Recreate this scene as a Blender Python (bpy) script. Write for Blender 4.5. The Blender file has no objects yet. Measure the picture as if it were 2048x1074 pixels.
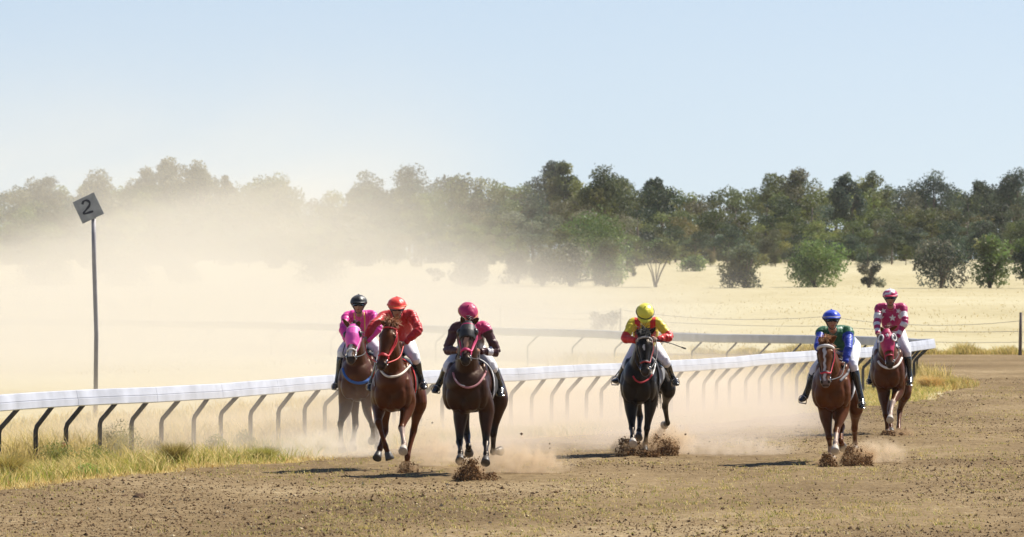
import bpy, bmesh, math, random
import numpy as np
from mathutils import Vector, Matrix
from mathutils.bvhtree import BVHTree

# ------------------------------------------------------------------ camera, world, sun, exposure
SC = bpy.context.scene
COL = SC.collection
F = 15000.0          # focal length in pixels of the 2048 px wide photograph
CAMZ = 2.8           # eye height
HZ = 540.0           # row of the horizon
cam_d = bpy.data.cameras.new('camera')
cam_d.sensor_width = 36.0
cam_d.lens = F / 2048 * 36.0
cam_d.shift_y = (HZ - 537.0) / 2048
cam_d.clip_start = 1.0
cam_d.clip_end = 8000.0
cam_d.dof.use_dof = True
cam_d.dof.focus_distance = 106.0
cam_d.dof.aperture_fstop = 10.0
cam = bpy.data.objects.new('camera', cam_d)
cam.location = (0, 0, CAMZ)
cam.rotation_euler = (math.radians(90), 0, 0)
COL.objects.link(cam)
SC.camera = cam

SUN_EL = math.radians(50)
SUN_AZ = math.radians(60)      # clockwise from +Y (away from the camera) towards +X (right)
world = bpy.data.worlds.new('World')
SC.world = world
world.use_nodes = True
wn = world.node_tree
bg = wn.nodes['Background']
sky = wn.nodes.new('ShaderNodeTexSky')
sky.sky_type = 'NISHITA'
sky.sun_disc = False
sky.sun_elevation = SUN_EL
sky.sun_rotation = SUN_AZ
sky.altitude = 200
sky.air_density = 0.6
sky.dust_density = 0.1
sky.ozone_density = 1.0
# the clear band of sky starts a little above the true horizon (no ground murk in it)
wtc = wn.nodes.new('ShaderNodeTexCoord')
wad = wn.nodes.new('ShaderNodeVectorMath'); wad.operation = 'MULTIPLY_ADD'
wad.inputs[1].default_value = (1, 1, 0.6); wad.inputs[2].default_value = (0, 0, 0.022)
wno = wn.nodes.new('ShaderNodeVectorMath'); wno.operation = 'NORMALIZE'
wn.links.new(wtc.outputs['Generated'], wad.inputs[0]); wn.links.new(wad.outputs[0], wno.inputs[0])
wn.links.new(wno.outputs[0], sky.inputs['Vector'])
wtm = wn.nodes.new('ShaderNodeMix'); wtm.data_type = 'RGBA'; wtm.blend_type = 'MULTIPLY'
wtm.inputs[0].default_value = 1.0; wtm.inputs[7].default_value = (1.05, 0.965, 1.0, 1)
wn.links.new(sky.outputs['Color'], wtm.inputs[6]); wn.links.new(wtm.outputs[2], bg.inputs['Color'])
bg.inputs['Strength'].default_value = 0.070

sun_d = bpy.data.lights.new('sun', 'SUN')
sun_d.energy = 5.0
sun_d.angle = math.radians(0.55)
sun_d.color = (1.0, 0.94, 0.84)
sun = bpy.data.objects.new('sun', sun_d)
sd = Vector((math.sin(SUN_AZ) * math.cos(SUN_EL), math.cos(SUN_AZ) * math.cos(SUN_EL), math.sin(SUN_EL)))
sun.rotation_euler = sd.to_track_quat('Z', 'Y').to_euler()
sun.location = (40, 150, 60)
COL.objects.link(sun)

SC.view_settings.view_transform = 'Standard'
SC.view_settings.look = 'None'
SC.view_settings.exposure = 0.72
SC.view_settings.gamma = 1.0
cy = SC.cycles
cy.use_denoising = True
cy.max_bounces = 8
cy.diffuse_bounces = 3
cy.glossy_bounces = 2
cy.transmission_bounces = 4
cy.transparent_max_bounces = 12
cy.volume_bounces = 3
cy.volume_step_rate = 1.0
cy.volume_max_steps = 96
cy.sample_clamp_indirect = 6.0

RNG = np.random.default_rng(7)
random.seed(7)

# ------------------------------------------------------------------ helpers
def PX(px, py, Y):
    """world point at depth Y seen at pixel (px, py) of the photograph"""
    return Vector(((px - 1024) / F * Y, Y, CAMZ - (py - HZ) / F * Y))

def GY(py):
    """depth of the flat ground seen at row py"""
    return CAMZ * F / (py - HZ)

def GP(px, py):
    Y = GY(py)
    return Vector(((px - 1024) / F * Y, Y, 0.0))

def hgt(x, y):
    """terrain height"""
    t = np.clip((np.asarray(y, float) - 250.0) / 250.0, 0, None)
    z = np.where(t < 1, 1.73 * t ** 1.25, 1.73 + 2.1 * (1 - np.exp(-(t - 1) * 4.5)))
    return z

def tag(o, label=None, cat=None, group=None, kind=None):
    if label: o['label'] = label
    if cat: o['category'] = cat
    if group: o['group'] = group
    if kind: o['kind'] = kind
    return o

def empty(name, loc=(0, 0, 0)):
    o = bpy.data.objects.new(name, None)
    o.empty_display_size = 0.2
    o.location = loc
    COL.objects.link(o)
    return o

def mesh_np(name, verts, faces=None, quads=None, tris=None, mats=(), smooth=False, mi=None, parent=None, link=True):
    """fast mesh: verts (n,3), quads (m,4) and/or tris (k,3) index arrays"""
    me = bpy.data.meshes.new(name)
    verts = np.asarray(verts, np.float32).reshape(-1, 3)
    me.vertices.add(len(verts))
    me.vertices.foreach_set('co', verts.ravel())
    loops, starts = [], []
    n = 0
    if quads is not None and len(quads):
        q = np.asarray(quads, np.int32)
        loops.append(q.ravel()); starts.append(np.arange(len(q)) * 4 + n); n += q.size
    if tris is not None and len(tris):
        t = np.asarray(tris, np.int32)
        loops.append(t.ravel()); starts.append(np.arange(len(t)) * 3 + n); n += t.size
    loops = np.concatenate(loops); starts = np.concatenate(starts).astype(np.int32)
    me.loops.add(len(loops)); me.loops.foreach_set('vertex_index', loops)
    me.polygons.add(len(starts)); me.polygons.foreach_set('loop_start', starts)
    if mi is not None:
        me.polygons.foreach_set('material_index', np.asarray(mi, np.int32))
    me.polygons.foreach_set('use_smooth', np.full(len(starts), bool(smooth)))
    for m in mats: me.materials.append(m)
    me.update(calc_edges=True)
    me.validate()
    if not link: return me
    o = bpy.data.objects.new(name, me)
    COL.objects.link(o)
    if parent: o.parent = parent
    return o

def colattr(me, name, cols):
    a = me.attributes.new(name, 'FLOAT_COLOR', 'POINT')
    c = np.ones((len(me.vertices), 4), np.float32)
    c[:, :3] = cols
    a.data.foreach_set('color', c.ravel())

# ------------------------------------------------------------------ materials
def new_mat(name):
    m = bpy.data.materials.new(name)
    m.use_nodes = True
    nt = m.node_tree
    return m, nt, nt.nodes['Principled BSDF']

def simple(name, col, rough=0.6, metal=0.0, var=0.0, scale=8.0, bump=0.0, bscale=40.0, sheen=0.0, spec=0.5, coords='Object', bdist=0.01):
    m, nt, b = new_mat(name)
    b.inputs['Base Color'].default_value = (*col, 1)
    b.inputs['Roughness'].default_value = rough
    b.inputs['Metallic'].default_value = metal
    b.inputs['Specular IOR Level'].default_value = spec
    if sheen: b.inputs['Sheen Weight'].default_value = sheen
    tc = nt.nodes.new('ShaderNodeTexCoord')
    if var:
        n = nt.nodes.new('ShaderNodeTexNoise'); n.inputs['Scale'].default_value = scale; n.inputs['Detail'].default_value = 4
        nt.links.new(tc.outputs[coords], n.inputs['Vector'])
        mr = nt.nodes.new('ShaderNodeMapRange')
        mr.inputs[1].default_value = 0.3; mr.inputs[2].default_value = 0.7
        mr.inputs[3].default_value = 1 - var; mr.inputs[4].default_value = 1 + var
        nt.links.new(n.outputs['Fac'], mr.inputs[0])
        mx = nt.nodes.new('ShaderNodeMix'); mx.data_type = 'RGBA'; mx.blend_type = 'MULTIPLY'
        mx.inputs[0].default_value = 1
        mx.inputs[6].default_value = (*col, 1)
        nt.links.new(mr.outputs[0], mx.inputs[7])
        nt.links.new(mx.outputs[2], b.inputs['Base Color'])
    if bump:
        n2 = nt.nodes.new('ShaderNodeTexNoise'); n2.inputs['Scale'].default_value = bscale; n2.inputs['Detail'].default_value = 3
        nt.links.new(tc.outputs[coords], n2.inputs['Vector'])
        bp = nt.nodes.new('ShaderNodeBump'); bp.inputs['Strength'].default_value = bump; bp.inputs['Distance'].default_value = bdist
        nt.links.new(n2.outputs['Fac'], bp.inputs['Height'])
        nt.links.new(bp.outputs[0], b.inputs['Normal'])
    return m

def attr_mat(name, attr='tint', rough=0.6, bump=0.0, bscale=40.0, bdist=0.01, trans=0.0, spec=0.4, sheen=0.0, var=0.0, vscale=10.0, tint=(1, 1, 1)):
    """base colour from the object's own markings (a colour attribute), with a little noise"""
    m, nt, b = new_mat(name)
    a = nt.nodes.new('ShaderNodeAttribute'); a.attribute_name = attr
    src = a.outputs['Color']
    tc = nt.nodes.new('ShaderNodeTexCoord')
    if var:
        n = nt.nodes.new('ShaderNodeTexNoise'); n.inputs['Scale'].default_value = vscale; n.inputs['Detail'].default_value = 4
        nt.links.new(tc.outputs['Object'], n.inputs['Vector'])
        mr = nt.nodes.new('ShaderNodeMapRange')
        mr.inputs[1].default_value = 0.3; mr.inputs[2].default_value = 0.7
        mr.inputs[3].default_value = 1 - var; mr.inputs[4].default_value = 1 + var
        nt.links.new(n.outputs['Fac'], mr.inputs[0])
        mx = nt.nodes.new('ShaderNodeMix'); mx.data_type = 'RGBA'; mx.blend_type = 'MULTIPLY'
        mx.inputs[0].default_value = 1
        nt.links.new(src, mx.inputs[6]); nt.links.new(mr.outputs[0], mx.inputs[7])
        src = mx.outputs[2]
    nt.links.new(src, b.inputs['Base Color'])
    b.inputs['Roughness'].default_value = rough
    b.inputs['Specular IOR Level'].default_value = spec
    b.inputs['Specular Tint'].default_value = (*tint, 1)
    if sheen: b.inputs['Sheen Weight'].default_value = sheen
    if bump:
        n2 = nt.nodes.new('ShaderNodeTexNoise'); n2.inputs['Scale'].default_value = bscale; n2.inputs['Detail'].default_value = 3
        nt.links.new(tc.outputs['Object'], n2.inputs['Vector'])
        bp = nt.nodes.new('ShaderNodeBump'); bp.inputs['Strength'].default_value = bump; bp.inputs['Distance'].default_value = bdist
        nt.links.new(n2.outputs['Fac'], bp.inputs['Height'])
        nt.links.new(bp.outputs[0], b.inputs['Normal'])
    if trans:
        tr = nt.nodes.new('ShaderNodeBsdfTranslucent')
        nt.links.new(src, tr.inputs['Color'])
        mxs = nt.nodes.new('ShaderNodeMixShader'); mxs.inputs[0].default_value = trans
        nt.links.new(b.outputs[0], mxs.inputs[1]); nt.links.new(tr.outputs[0], mxs.inputs[2])
        nt.links.new(mxs.outputs[0], nt.nodes['Material Output'].inputs['Surface'])
    return m

def ground_mat(name, stops, scale=0.15, stretch=(1, 1, 1), fine=6.0, bump=0.6, bscale=9.0, bdist=0.05, rough=0.95):
    """patchy earth or field: two octaves of noise through a colour ramp, plus bump"""
    m, nt, b = new_mat(name)
    tc = nt.nodes.new('ShaderNodeTexCoord')
    mp = nt.nodes.new('ShaderNodeMapping'); mp.inputs['Scale'].default_value = stretch
    nt.links.new(tc.outputs['Object'], mp.inputs['Vector'])
    n1 = nt.nodes.new('ShaderNodeTexNoise'); n1.inputs['Scale'].default_value = scale; n1.inputs['Detail'].default_value = 5
    n2 = nt.nodes.new('ShaderNodeTexNoise'); n2.inputs['Scale'].default_value = fine; n2.inputs['Detail'].default_value = 5; n2.inputs['Roughness'].default_value = 0.65
    nt.links.new(mp.outputs[0], n1.inputs['Vector']); nt.links.new(mp.outputs[0], n2.inputs['Vector'])
    mm = nt.nodes.new('ShaderNodeMix'); mm.inputs[0].default_value = 0.42
    nt.links.new(n1.outputs['Fac'], mm.inputs[2]); nt.links.new(n2.outputs['Fac'], mm.inputs[3])
    cr = nt.nodes.new('ShaderNodeValToRGB')
    el = cr.color_ramp.elements
    while len(el) < len(stops): el.new(0.5)
    for e, (p, c) in zip(el, stops):
        e.position = p; e.color = (*c, 1)
    nt.links.new(mm.outputs[0], cr.inputs[0])
    nt.links.new(cr.outputs[0], b.inputs['Base Color'])
    b.inputs['Roughness'].default_value = rough
    b.inputs['Specular IOR Level'].default_value = 0.15
    n3 = nt.nodes.new('ShaderNodeTexNoise'); n3.inputs['Scale'].default_value = bscale; n3.inputs['Detail'].default_value = 5
    nt.links.new(tc.outputs['Object'], n3.inputs['Vector'])
    bp = nt.nodes.new('ShaderNodeBump'); bp.inputs['Strength'].default_value = bump; bp.inputs['Distance'].default_value = bdist
    nt.links.new(n3.outputs['Fac'], bp.inputs['Height'])
    nt.links.new(bp.outputs[0], b.inputs['Normal'])
    return m

def smoothstep(a, b, x):
    t = np.clip((x - a) / (b - a), 0, 1)
    return t * t * (3 - 2 * t)

def vnoise(x, y, seed=0):
    """cheap smooth value noise on arrays"""
    x = np.asarray(x, float); y = np.asarray(y, float)
    xi = np.floor(x).astype(np.int64); yi = np.floor(y).astype(np.int64)
    xf = x - xi; yf = y - yi
    u = xf * xf * (3 - 2 * xf); v = yf * yf * (3 - 2 * yf)
    def h(a, b):
        k = (a * 374761393 + b * 668265263 + seed * 1442695041) & 0x7fffffff
        k = ((k ^ (k >> 13)) * 1274126177) & 0x7fffffff
        return ((k ^ (k >> 16)) & 0xffff) / 65535.0
    return (h(xi, yi) * (1 - u) + h(xi + 1, yi) * u) * (1 - v) + (h(xi, yi + 1) * (1 - u) + h(xi + 1, yi + 1) * u) * v

def fbm(x, y, seed=0, octv=4):
    s = 0; a = 0.5
    for k in range(octv):
        s = s + a * vnoise(x * 2 ** k, y * 2 ** k, seed + k * 17); a *= 0.5
    return s / (1 - 0.5 ** octv)
# ------------------------------------------------------------------ mesh pieces
def tube_np(pts, rad, n=8, cap=True):
    """round tube through points; returns verts, quads, tris"""
    pts = [Vector(p) for p in pts]
    V, Q, T = [], [], []
    prev = None
    for i, p in enumerate(pts):
        a = pts[max(i - 1, 0)]; b = pts[min(i + 1, len(pts) - 1)]
        d = (b - a).normalized()
        if prev is None:
            ref = Vector((0, 0, 1)) if abs(d.z) < 0.9 else Vector((1, 0, 0))
            u = d.cross(ref).normalized()
        else:
            u = (prev - d * prev.dot(d)).normalized()
        prev = u
        v = d.cross(u)
        r = rad[i] if hasattr(rad, '__len__') else rad
        for k in range(n):
            t = 2 * math.pi * k / n
            V.append(p + u * (r * math.cos(t)) + v * (r * math.sin(t)))
    for i in range(len(pts) - 1):
        for k in range(n):
            a = i * n + k; b = i * n + (k + 1) % n
            Q.append((a, b, b + n, a + n))
    if cap:
        for base, flip in ((0, True), ((len(pts) - 1) * n, False)):
            c = len(V); V.append(pts[0] if base == 0 else pts[-1])
            for k in range(n):
                a = base + k; b = base + (k + 1) % n
                T.append((b, a, c) if flip else (a, b, c))
    return np.array([tuple(v) for v in V]), np.array(Q), np.array(T).reshape(-1, 3)

class Soup:
    """collects pieces and links them as one mesh object"""
    def __init__(s): s.V, s.Q, s.T, s.n = [], [], [], 0
    def add(s, V, Q=None, T=None):
        V = np.asarray(V, float).reshape(-1, 3); s.V.append(V)
        if Q is not None and len(Q): s.Q.append(np.asarray(Q) + s.n)
        if T is not None and len(T): s.T.append(np.asarray(T) + s.n)
        s.n += len(V); return s
    def tube(s, pts, rad, n=8, cap=True): return s.add(*tube_np(pts, rad, n, cap))
    def box(s, c, h, R=None):
        V = np.array([(x, y, z) for x in (-1, 1) for y in (-1, 1) for z in (-1, 1)], float) * np.array(h)
        if R is not None: V = V @ np.array(R).T
        V = V + np.array(c)
        return s.add(V, [(0, 1, 3, 2), (4, 6, 7, 5), (0, 4, 5, 1), (2, 3, 7, 6), (0, 2, 6, 4), (1, 5, 7, 3)])
    def build(s, name, mats, parent=None, smooth=True, link=True):
        return mesh_np(name, np.concatenate(s.V), quads=np.concatenate(s.Q) if s.Q else None, tris=np.concatenate(s.T) if s.T else None,
                       mats=mats if isinstance(mats, (list, tuple)) else [mats], smooth=smooth, parent=parent, link=link)

def place(o, loc):
    """move the object's origin to loc without moving its mesh"""
    loc = Vector(loc)
    o.data.transform(Matrix.Translation(-loc))
    o.location = loc
    return o

def catmull(P, per=10):
    P = np.asarray(P, float); out = []
    Q = np.vstack([2 * P[0] - P[1], P, 2 * P[-1] - P[-2]])
    for i in range(1, len(Q) - 2):
        p0, p1, p2, p3 = Q[i - 1:i + 3]
        for t in np.linspace(0, 1, per, endpoint=False):
            out.append(0.5 * (2 * p1 + (p2 - p0) * t + (2 * p0 - 5 * p1 + 4 * p2 - p3) * t ** 2 + (3 * p1 - p0 - 3 * p2 + p3) * t ** 3))
    out.append(P[-1]); return np.array(out)
# ------------------------------------------------------------------ ground
RAIL_H = 1.08
def RP(px, py):
    Y = (CAMZ - RAIL_H) * F / (py - HZ)
    return np.array([(px - 1024) / F * Y, Y])
RAIL_CTRL = [(-150, 797), (-60, 790), (0, 786.5), (90, 782), (180, 778), (310, 774), (430, 766), (640, 753), (820, 744), (1000, 737),
             (1200, 728), (1370, 718), (1500, 711), (1640, 702), (1740, 693.5), (1830, 684), (1862, 680.2), (1866, 678.3), (1850, 677.2),
             (1825, 676.2), (1760, 674), (1640, 671.2), (1500, 669), (1400, 667), (1280, 663.5), (1150, 660), (980, 654.5), (840, 651), (700, 648), (400, 642), (0, 636), (-150, 634)]
RAIL_XY = np.array([RP(*p) for p in RAIL_CTRL])
rail_n0 = [RP(*p) for p in RAIL_CTRL[:17]]
RY = np.array([p[1] for p in rail_n0]); RX = np.array([p[0] for p in rail_n0])

IN_Y = np.array([55, 80, 94.4, 107.7, 125, 140, 152.7, 162, 172, 181, 187, 191, 196, 201, 209, 221, 232, 245, 259, 277, 330])
IN_X = np.array([-15.6, -9.9, -6.44, -3.33, .9, 4.6, 7.6, 9.2, 10.05, 10.75, 11.0, 10.6, 8.9, 7.2, 4.7, 1.8, -.7, -5, -10.5, -18, -40])
OUT_Y = np.array([55, 243.2, 244.2, 247, 256, 272, 292, 312, 330])
OUT_X = np.array([60, 60, 45, 8, -1, -9, -19, -30, -41])
def inner(y):
    y = np.asarray(y, float)
    return np.interp(y, IN_Y, IN_X) + 0.55 * (fbm(y * 0.35, y * 0 + 3.1, 5) - 0.5) * 2 + 0.15 * (vnoise(y * 2.1, y * 0 + 8, 9) - .5)

field_m = ground_mat('dry_field', [(0.30, (0.33, 0.28, 0.150)), (0.46, (0.425, 0.37, 0.22)), (0.60, (0.475, 0.43, 0.28)), (0.72, (0.36, 0.335, 0.17))],
                     scale=0.06, stretch=(1, 0.35, 1), fine=1.2, bump=0.5, bscale=4.0, bdist=0.08)
gx = np.unique(np.concatenate([np.linspace(-60, 60, 121), np.geomspace(60, 2500, 26), -np.geomspace(60, 2500, 26)]))
gy = np.unique(np.concatenate([np.linspace(-60, 60, 13), np.linspace(60, 600, 271), np.geomspace(600, 4000, 30)]))
XX, YY = np.meshgrid(gx, gy)
ZZ = hgt(XX, YY) + np.where((YY > 270) & (YY < 900), 0.10 * (fbm(XX * .06, YY * .03, 3) - .5), 0)
nx, ny = len(gx), len(gy)
ii = (np.arange(ny - 1)[:, None] * nx + np.arange(nx - 1)[None, :]).ravel()
ground = mesh_np('ground', np.stack([XX, YY, ZZ], -1), quads=np.stack([ii, ii + 1, ii + nx + 1, ii + nx], -1), mats=[field_m], smooth=True)
tag(ground, 'dry pale grass field running from the track to the wood', kind='structure')

track_m = ground_mat('track_dirt', [(0.30, (0.082, 0.0515, 0.022)), (0.43, (0.158, 0.106, 0.048)), (0.55, (0.228, 0.161, 0.080)), (0.70, (0.36, 0.276, 0.158))],
                     scale=0.22, stretch=(1.0, 0.45, 1), fine=5.0, bump=0.9, bscale=14.0, bdist=0.05)
rows = np.unique(np.concatenate([np.arange(62, 77, 1.0), np.arange(77, 135, 0.10), np.arange(135, 190, 0.2), np.arange(190, 330, 1.0)]))
nc = 150
xs0 = inner(rows); xo = np.interp(rows, OUT_Y, OUT_X)
xv = np.minimum(0.0715 * rows + 0.6, xo - 0.2)
xv = np.maximum(xv, xs0 + 0.05)
xo = np.maximum(xo, xv + 0.05)
tt = np.linspace(0, 1, nc)[None, :]
TX = np.concatenate([xs0[:, None] * (1 - tt) + xv[:, None] * tt, xo[:, None]], 1)
TY = np.repeat(rows[:, None], nc + 1, 1)
def track_relief(x, y):
    r = 0.6 * fbm(x * 2.2, y * 1.1, 11, 4) + 0.4 * fbm(x * 8, y * 4, 23, 3)
    return 0.005 + 0.075 * r * np.where(y < 200, 1, .4)
TZ = track_relief(TX, TY) + np.where(TY > 250, hgt(TX, TY), 0)
ii = (np.arange(len(rows) - 1)[:, None] * (nc + 1) + np.arange(nc)[None, :]).ravel()
track = mesh_np('track', np.stack([TX, TY, TZ], -1), quads=np.stack([ii, ii + 1, ii + nc + 2, ii + nc + 1], -1), mats=[track_m], smooth=True)
tag(track, 'brown dirt racing track curving round behind the rail', kind='structure')

# ------------------------------------------------------------------ the running rail
white_m = simple('rail_white', (0.43, 0.45, 0.51), rough=0.55, var=0.18, scale=2.2)
joint_m = simple('rail_joint', (0.34, 0.34, 0.38), rough=0.6)
post_m = simple('rail_post_steel', (0.042, 0.041, 0.046), rough=0.6, var=0.25, scale=9, spec=0.3)

RC = catmull(RAIL_XY, 14)
# even spacing, then smoothed so that the line runs fair (less at the tight bend)
_s = np.concatenate([[0], np.cumsum(np.linalg.norm(np.diff(RC, axis=0), axis=1))])
_u = np.arange(0, _s[-1], .5)
RC = np.stack([np.interp(_u, _s, RC[:, 0]), np.interp(_u, _s, RC[:, 1])], 1)
_R0 = RC.copy()
for _ in range(90):
    RC[1:-1] = RC[1:-1] * .5 + (RC[:-2] + RC[2:]) * .25
_tip = _u[int(np.argmax(_R0[:, 0] / _R0[:, 1]))]
_w = np.clip((np.abs(_u - _tip) - 2.5) / 9.0, 0, 1)[:, None]
_R1 = _R0.copy()
for _ in range(5):
    _R1[1:-1] = _R1[1:-1] * .5 + (_R1[:-2] + _R1[2:]) * .25
RC = _R1 * (1 - _w) + RC * _w
seg = np.linalg.norm(np.diff(RC, axis=0), axis=1); RS = np.concatenate([[0], np.cumsum(seg)])
def rail_at(s):
    return np.array([np.interp(s, RS, RC[:, 0]), np.interp(s, RS, RC[:, 1])])
def rail_dir(s):
    d = rail_at(s + .15) - rail_at(s - .15); return d / np.linalg.norm(d)
def rail_s_of_px(px, front=True):
    u = RC[:, 0] / RC[:, 1] * F + 1024
    tip = int(np.argmax(u))
    idx = np.arange(0, tip) if front else np.arange(tip, len(u))
    uu, ss = u[idx], RS[idx]
    o = np.argsort(uu)
    return float(np.interp(px, uu[o], ss[o]))
rail_root = empty('running_rail', (float(RC[20, 0]), float(RC[20, 1]), 0))
tag(rail_root, 'white plastic running rail on bent dark posts curving along the inside of the dirt track', 'rail')
rail_root_inv = Matrix.Translation(-Vector(rail_root.location))
def under(o, root):
    o.parent = root; o.data.transform(Matrix.Translation(-root.location)); return o
# cross section (outwards towards the track, height)
prof = [(-.045, .02), (-.038, .09), (-.01, .108), (.030, .108), (.040, .100), (.060, .000), (.054, -.004), (.054, -.010), (.066, -.015), (.070, -.108), (.052, -.122), (.0, -.125), (-.038, -.105), (-.045, -.04)]
S = Soup(); JS = []
L = RS[-1]; step = 3.62; rr = random.Random(4)
ns = int(L / step)
kink = [rr.uniform(-.020, .020) for _ in range(ns + 2)]
for k in range(ns):
    s0, s1 = k * step, (k + 1) * step - 0.012
    V = []
    m = 7
    for i in range(m):
        t = i / (m - 1); s = s0 + (s1 - s0) * t
        c = rail_at(s); d = rail_dir(s); nrm = np.array([d[1], -d[0]])
        z = RAIL_H - 0.105 + kink[k] * (1 - t) + kink[k + 1] * t + 0.003 * math.sin(math.pi * t)
        for (o_, h_) in prof:
            V.append((c[0] + nrm[0] * o_, c[1] + nrm[1] * o_, z + h_))
    n = len(prof); Q = []
    for i in range(m - 1):
        for j in range(n):
            a = i * n + j; b = i * n + (j + 1) % n
            Q.append((a, a + n, b + n, b))
    T = []
    for base, fl in ((0, 1), ((m - 1) * n, 0)):
        for j in range(1, n - 1):
            T.append((base, base + j, base + j + 1) if fl else (base, base + j + 1, base + j))
    S.add(V, Q, T)
    J = Soup(); c = rail_at(s1 + .006); d = rail_dir(s1); nrm = np.array([d[1], -d[0]])
    V = [(c[0] + d[0] * e + nrm[0] * o_ * .93, c[1] + d[1] * e + nrm[1] * o_ * .93, RAIL_H - .107 + kink[k + 1] + h_ * .95) for e in (-.006, .006) for (o_, h_) in prof]
    J.add(V, [(j, n + j, n + (j + 1) % n, (j + 1) % n) for j in range(n)])
    JS.append(J)
rail_tube = under(S.build('rail_tube', [white_m], smooth=False), rail_root)
for J in JS:
    under(J.build('joint_sleeve', [joint_m], smooth=False), rail_root).parent = rail_tube

front_posts = [-60, 6, 36, 104, 166, 231, 294, 358, 416, 475, 530, 585, 636, 682, 728, 775, 820, 868, 913, 958, 1003, 1048, 1089, 1127, 1163, 1198, 1232, 1266, 1300, 1333, 1365, 1399, 1430, 1459, 1486, 1514, 1540, 1565, 1590, 1614, 1638, 1661, 1684, 1707, 1729, 1750, 1770, 1789, 1807, 1823, 1838, 1850]
front_posts.remove(6)
back_posts = [1858, 1838, 1790, 1732, 1664, 1602, 1540, 1474, 1404, 1330, 1250, 1165, 1075, 985, 890, 790, 680, 560, 430, 290, 140, -20]
def post(s, h_bend=.58, lean=.24, r=.034):
    c = rail_at(s); d = rail_dir(s); nrm = np.array([d[1], -d[0]])
    base = c - nrm * lean
    top = c + nrm * 0.005
    P = [(base[0], base[1], -.05), (base[0], base[1], h_bend - .05), (base[0] + nrm[0] * .018, base[1] + nrm[1] * .018, h_bend + .015),
         (top[0], top[1], RAIL_H - .215), (top[0] + nrm[0] * .02, top[1] + nrm[1] * .02, RAIL_H - .17)]
    o = Soup().tube(P, r, 8).build('post', [post_m])
    under(o, rail_root)
    return o
for px in front_posts: post(rail_s_of_px(px), lean=.25 + rr.uniform(-.03, .03), h_bend=.58 + rr.uniform(-.03, .03))
for px in back_posts: post(rail_s_of_px(px, False), lean=.30, r=.025)

# ------------------------------------------------------------------ distance marker sign
plate_m = simple('marker_plate', (0.25, 0.265, 0.29), rough=0.5, var=0.25, scale=6, bump=.1)
paint_m = simple('marker_paint', (0.012, 0.014, 0.03), rough=0.5)
pole_m = simple('marker_pole_steel', (0.27, 0.26, 0.28), rough=0.5, var=0.15, scale=5)
YS = 142.0
sb = PX(190.5, 540 + CAMZ * F / YS, YS)
sign_root = empty('marker_sign', (sb.x, sb.y, 0)); sign_root.location.z = 0
tag(sign_root, 'tilted grey square distance marker with a hand painted 2 on a tall pole', 'sign')
loc = sign_root.location
top = PX(187, 432, YS) - loc
Soup().tube([(0, 0, -.2), (0.02 * 1, 0, 1.6), (top.x * .7, 0, top.z * .8), (top.x, 0, top.z)], .043, 10).build('pole', [pole_m], sign_root)
cs = [PX(187, 384, YS) - loc, PX(207.5, 429, YS) - loc, PX(167.5, 447.5, YS) - loc, PX(146, 404, YS) - loc]
cen = sum(cs, Vector()) / 4
ax = ((cs[1] - cs[2]) + (cs[0] - cs[3])).normalized(); az = ((cs[0] - cs[1]) + (cs[3] - cs[2])).normalized()
half = ((cs[0] - cs[3]).length + (cs[0] - cs[1]).length) / 4
R = Matrix((ax, Vector((0, 1, 0)), az)).transposed()
yf = -.062
bmp = bmesh.new(); bmesh.ops.create_cube(bmp, size=1)
bmesh.ops.scale(bmp, vec=(half * 2, .012, half * 2), verts=bmp.verts)
bmesh.ops.bevel(bmp, geom=bmp.edges[:], offset=.004, segments=1, affect='EDGES')
bmesh.ops.transform(bmp, matrix=Matrix.Translation(cen + Vector((0, yf, 0))) @ R.to_4x4(), verts=bmp.verts)
me = bpy.data.meshes.new('plate'); bmp.to_mesh(me); bmp.free(); me.materials.append(plate_m)
plate = bpy.data.objects.new('plate', me); COL.objects.link(plate); plate.parent = sign_root
# the painted figure 2: a flat brush stroke
st = catmull([(165, 409), (167.5, 403), (174, 401), (179.5, 405), (179, 411), (174, 418), (168.5, 425), (169.5, 427.5), (177, 425.5), (187, 422.5)], 8)
V, Q = [], []
for i, (a, b) in enumerate(st):
    d = st[min(i + 1, len(st) - 1)] - st[max(i - 1, 0)]; d = d / np.linalg.norm(d)
    w = 2.1 + .4 * math.sin(i * .4)
    for sgn in (-1, 1):
        p = PX(a - d[1] * w * sgn, b + d[0] * w * sgn, YS) - loc
        V.append((p.x, yf - .0095, p.z))
    if i: Q.append((2 * i - 2, 2 * i - 1, 2 * i + 1, 2 * i))
mesh_np('numeral', V, quads=Q, mats=[paint_m], parent=plate)
S = Soup()
for dx in (-.03, .03):
    S.tube([(top.x + dx, yf - .016, top.z + .02), (top.x + dx, yf + .02, top.z + .02)], .014, 8)
S.box((top.x, -.045, top.z + .0), (.05, .006, .05))
S.build('clamp', [pole_m], sign_root, smooth=False)

# ------------------------------------------------------------------ wire fence at the far side of the field
wood_m = simple('weathered_post_wood', (0.16, 0.13, 0.11), rough=0.9, var=0.3, scale=14, bump=.5, bscale=30)
wire_m = simple('fence_wire', (0.30, 0.27, 0.24), rough=0.5, metal=0.3)
fposts = [(2240, 246), (2040, 244.5), (1655, 262), (1240, 285), (1000, 300), (640, 318), (300, 330), (34, 342), (-160, 350)]
fw = []
for px, Y in fposts:
    x = (px - 1024) / F * Y; fw.append(Vector((x, Y, float(hgt(x, Y)))))
fence = empty('wire_fence', fw[1])
tag(fence, 'thin sagging wire fence on weathered posts crossing the dry field behind the track', 'fence')
for i, b in enumerate(fw):
    b = b - fw[1]; h = 1.42 if i == 1 else 1.2
    o = Soup().tube([b + Vector((0, 0, -.1)), b + Vector((.015, 0, h * .5)), b + Vector((.03, 0, h))], [.058, .052, .045] if i == 1 else [.035, .03, .028], 8).build('post', [wood_m], fence)
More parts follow.
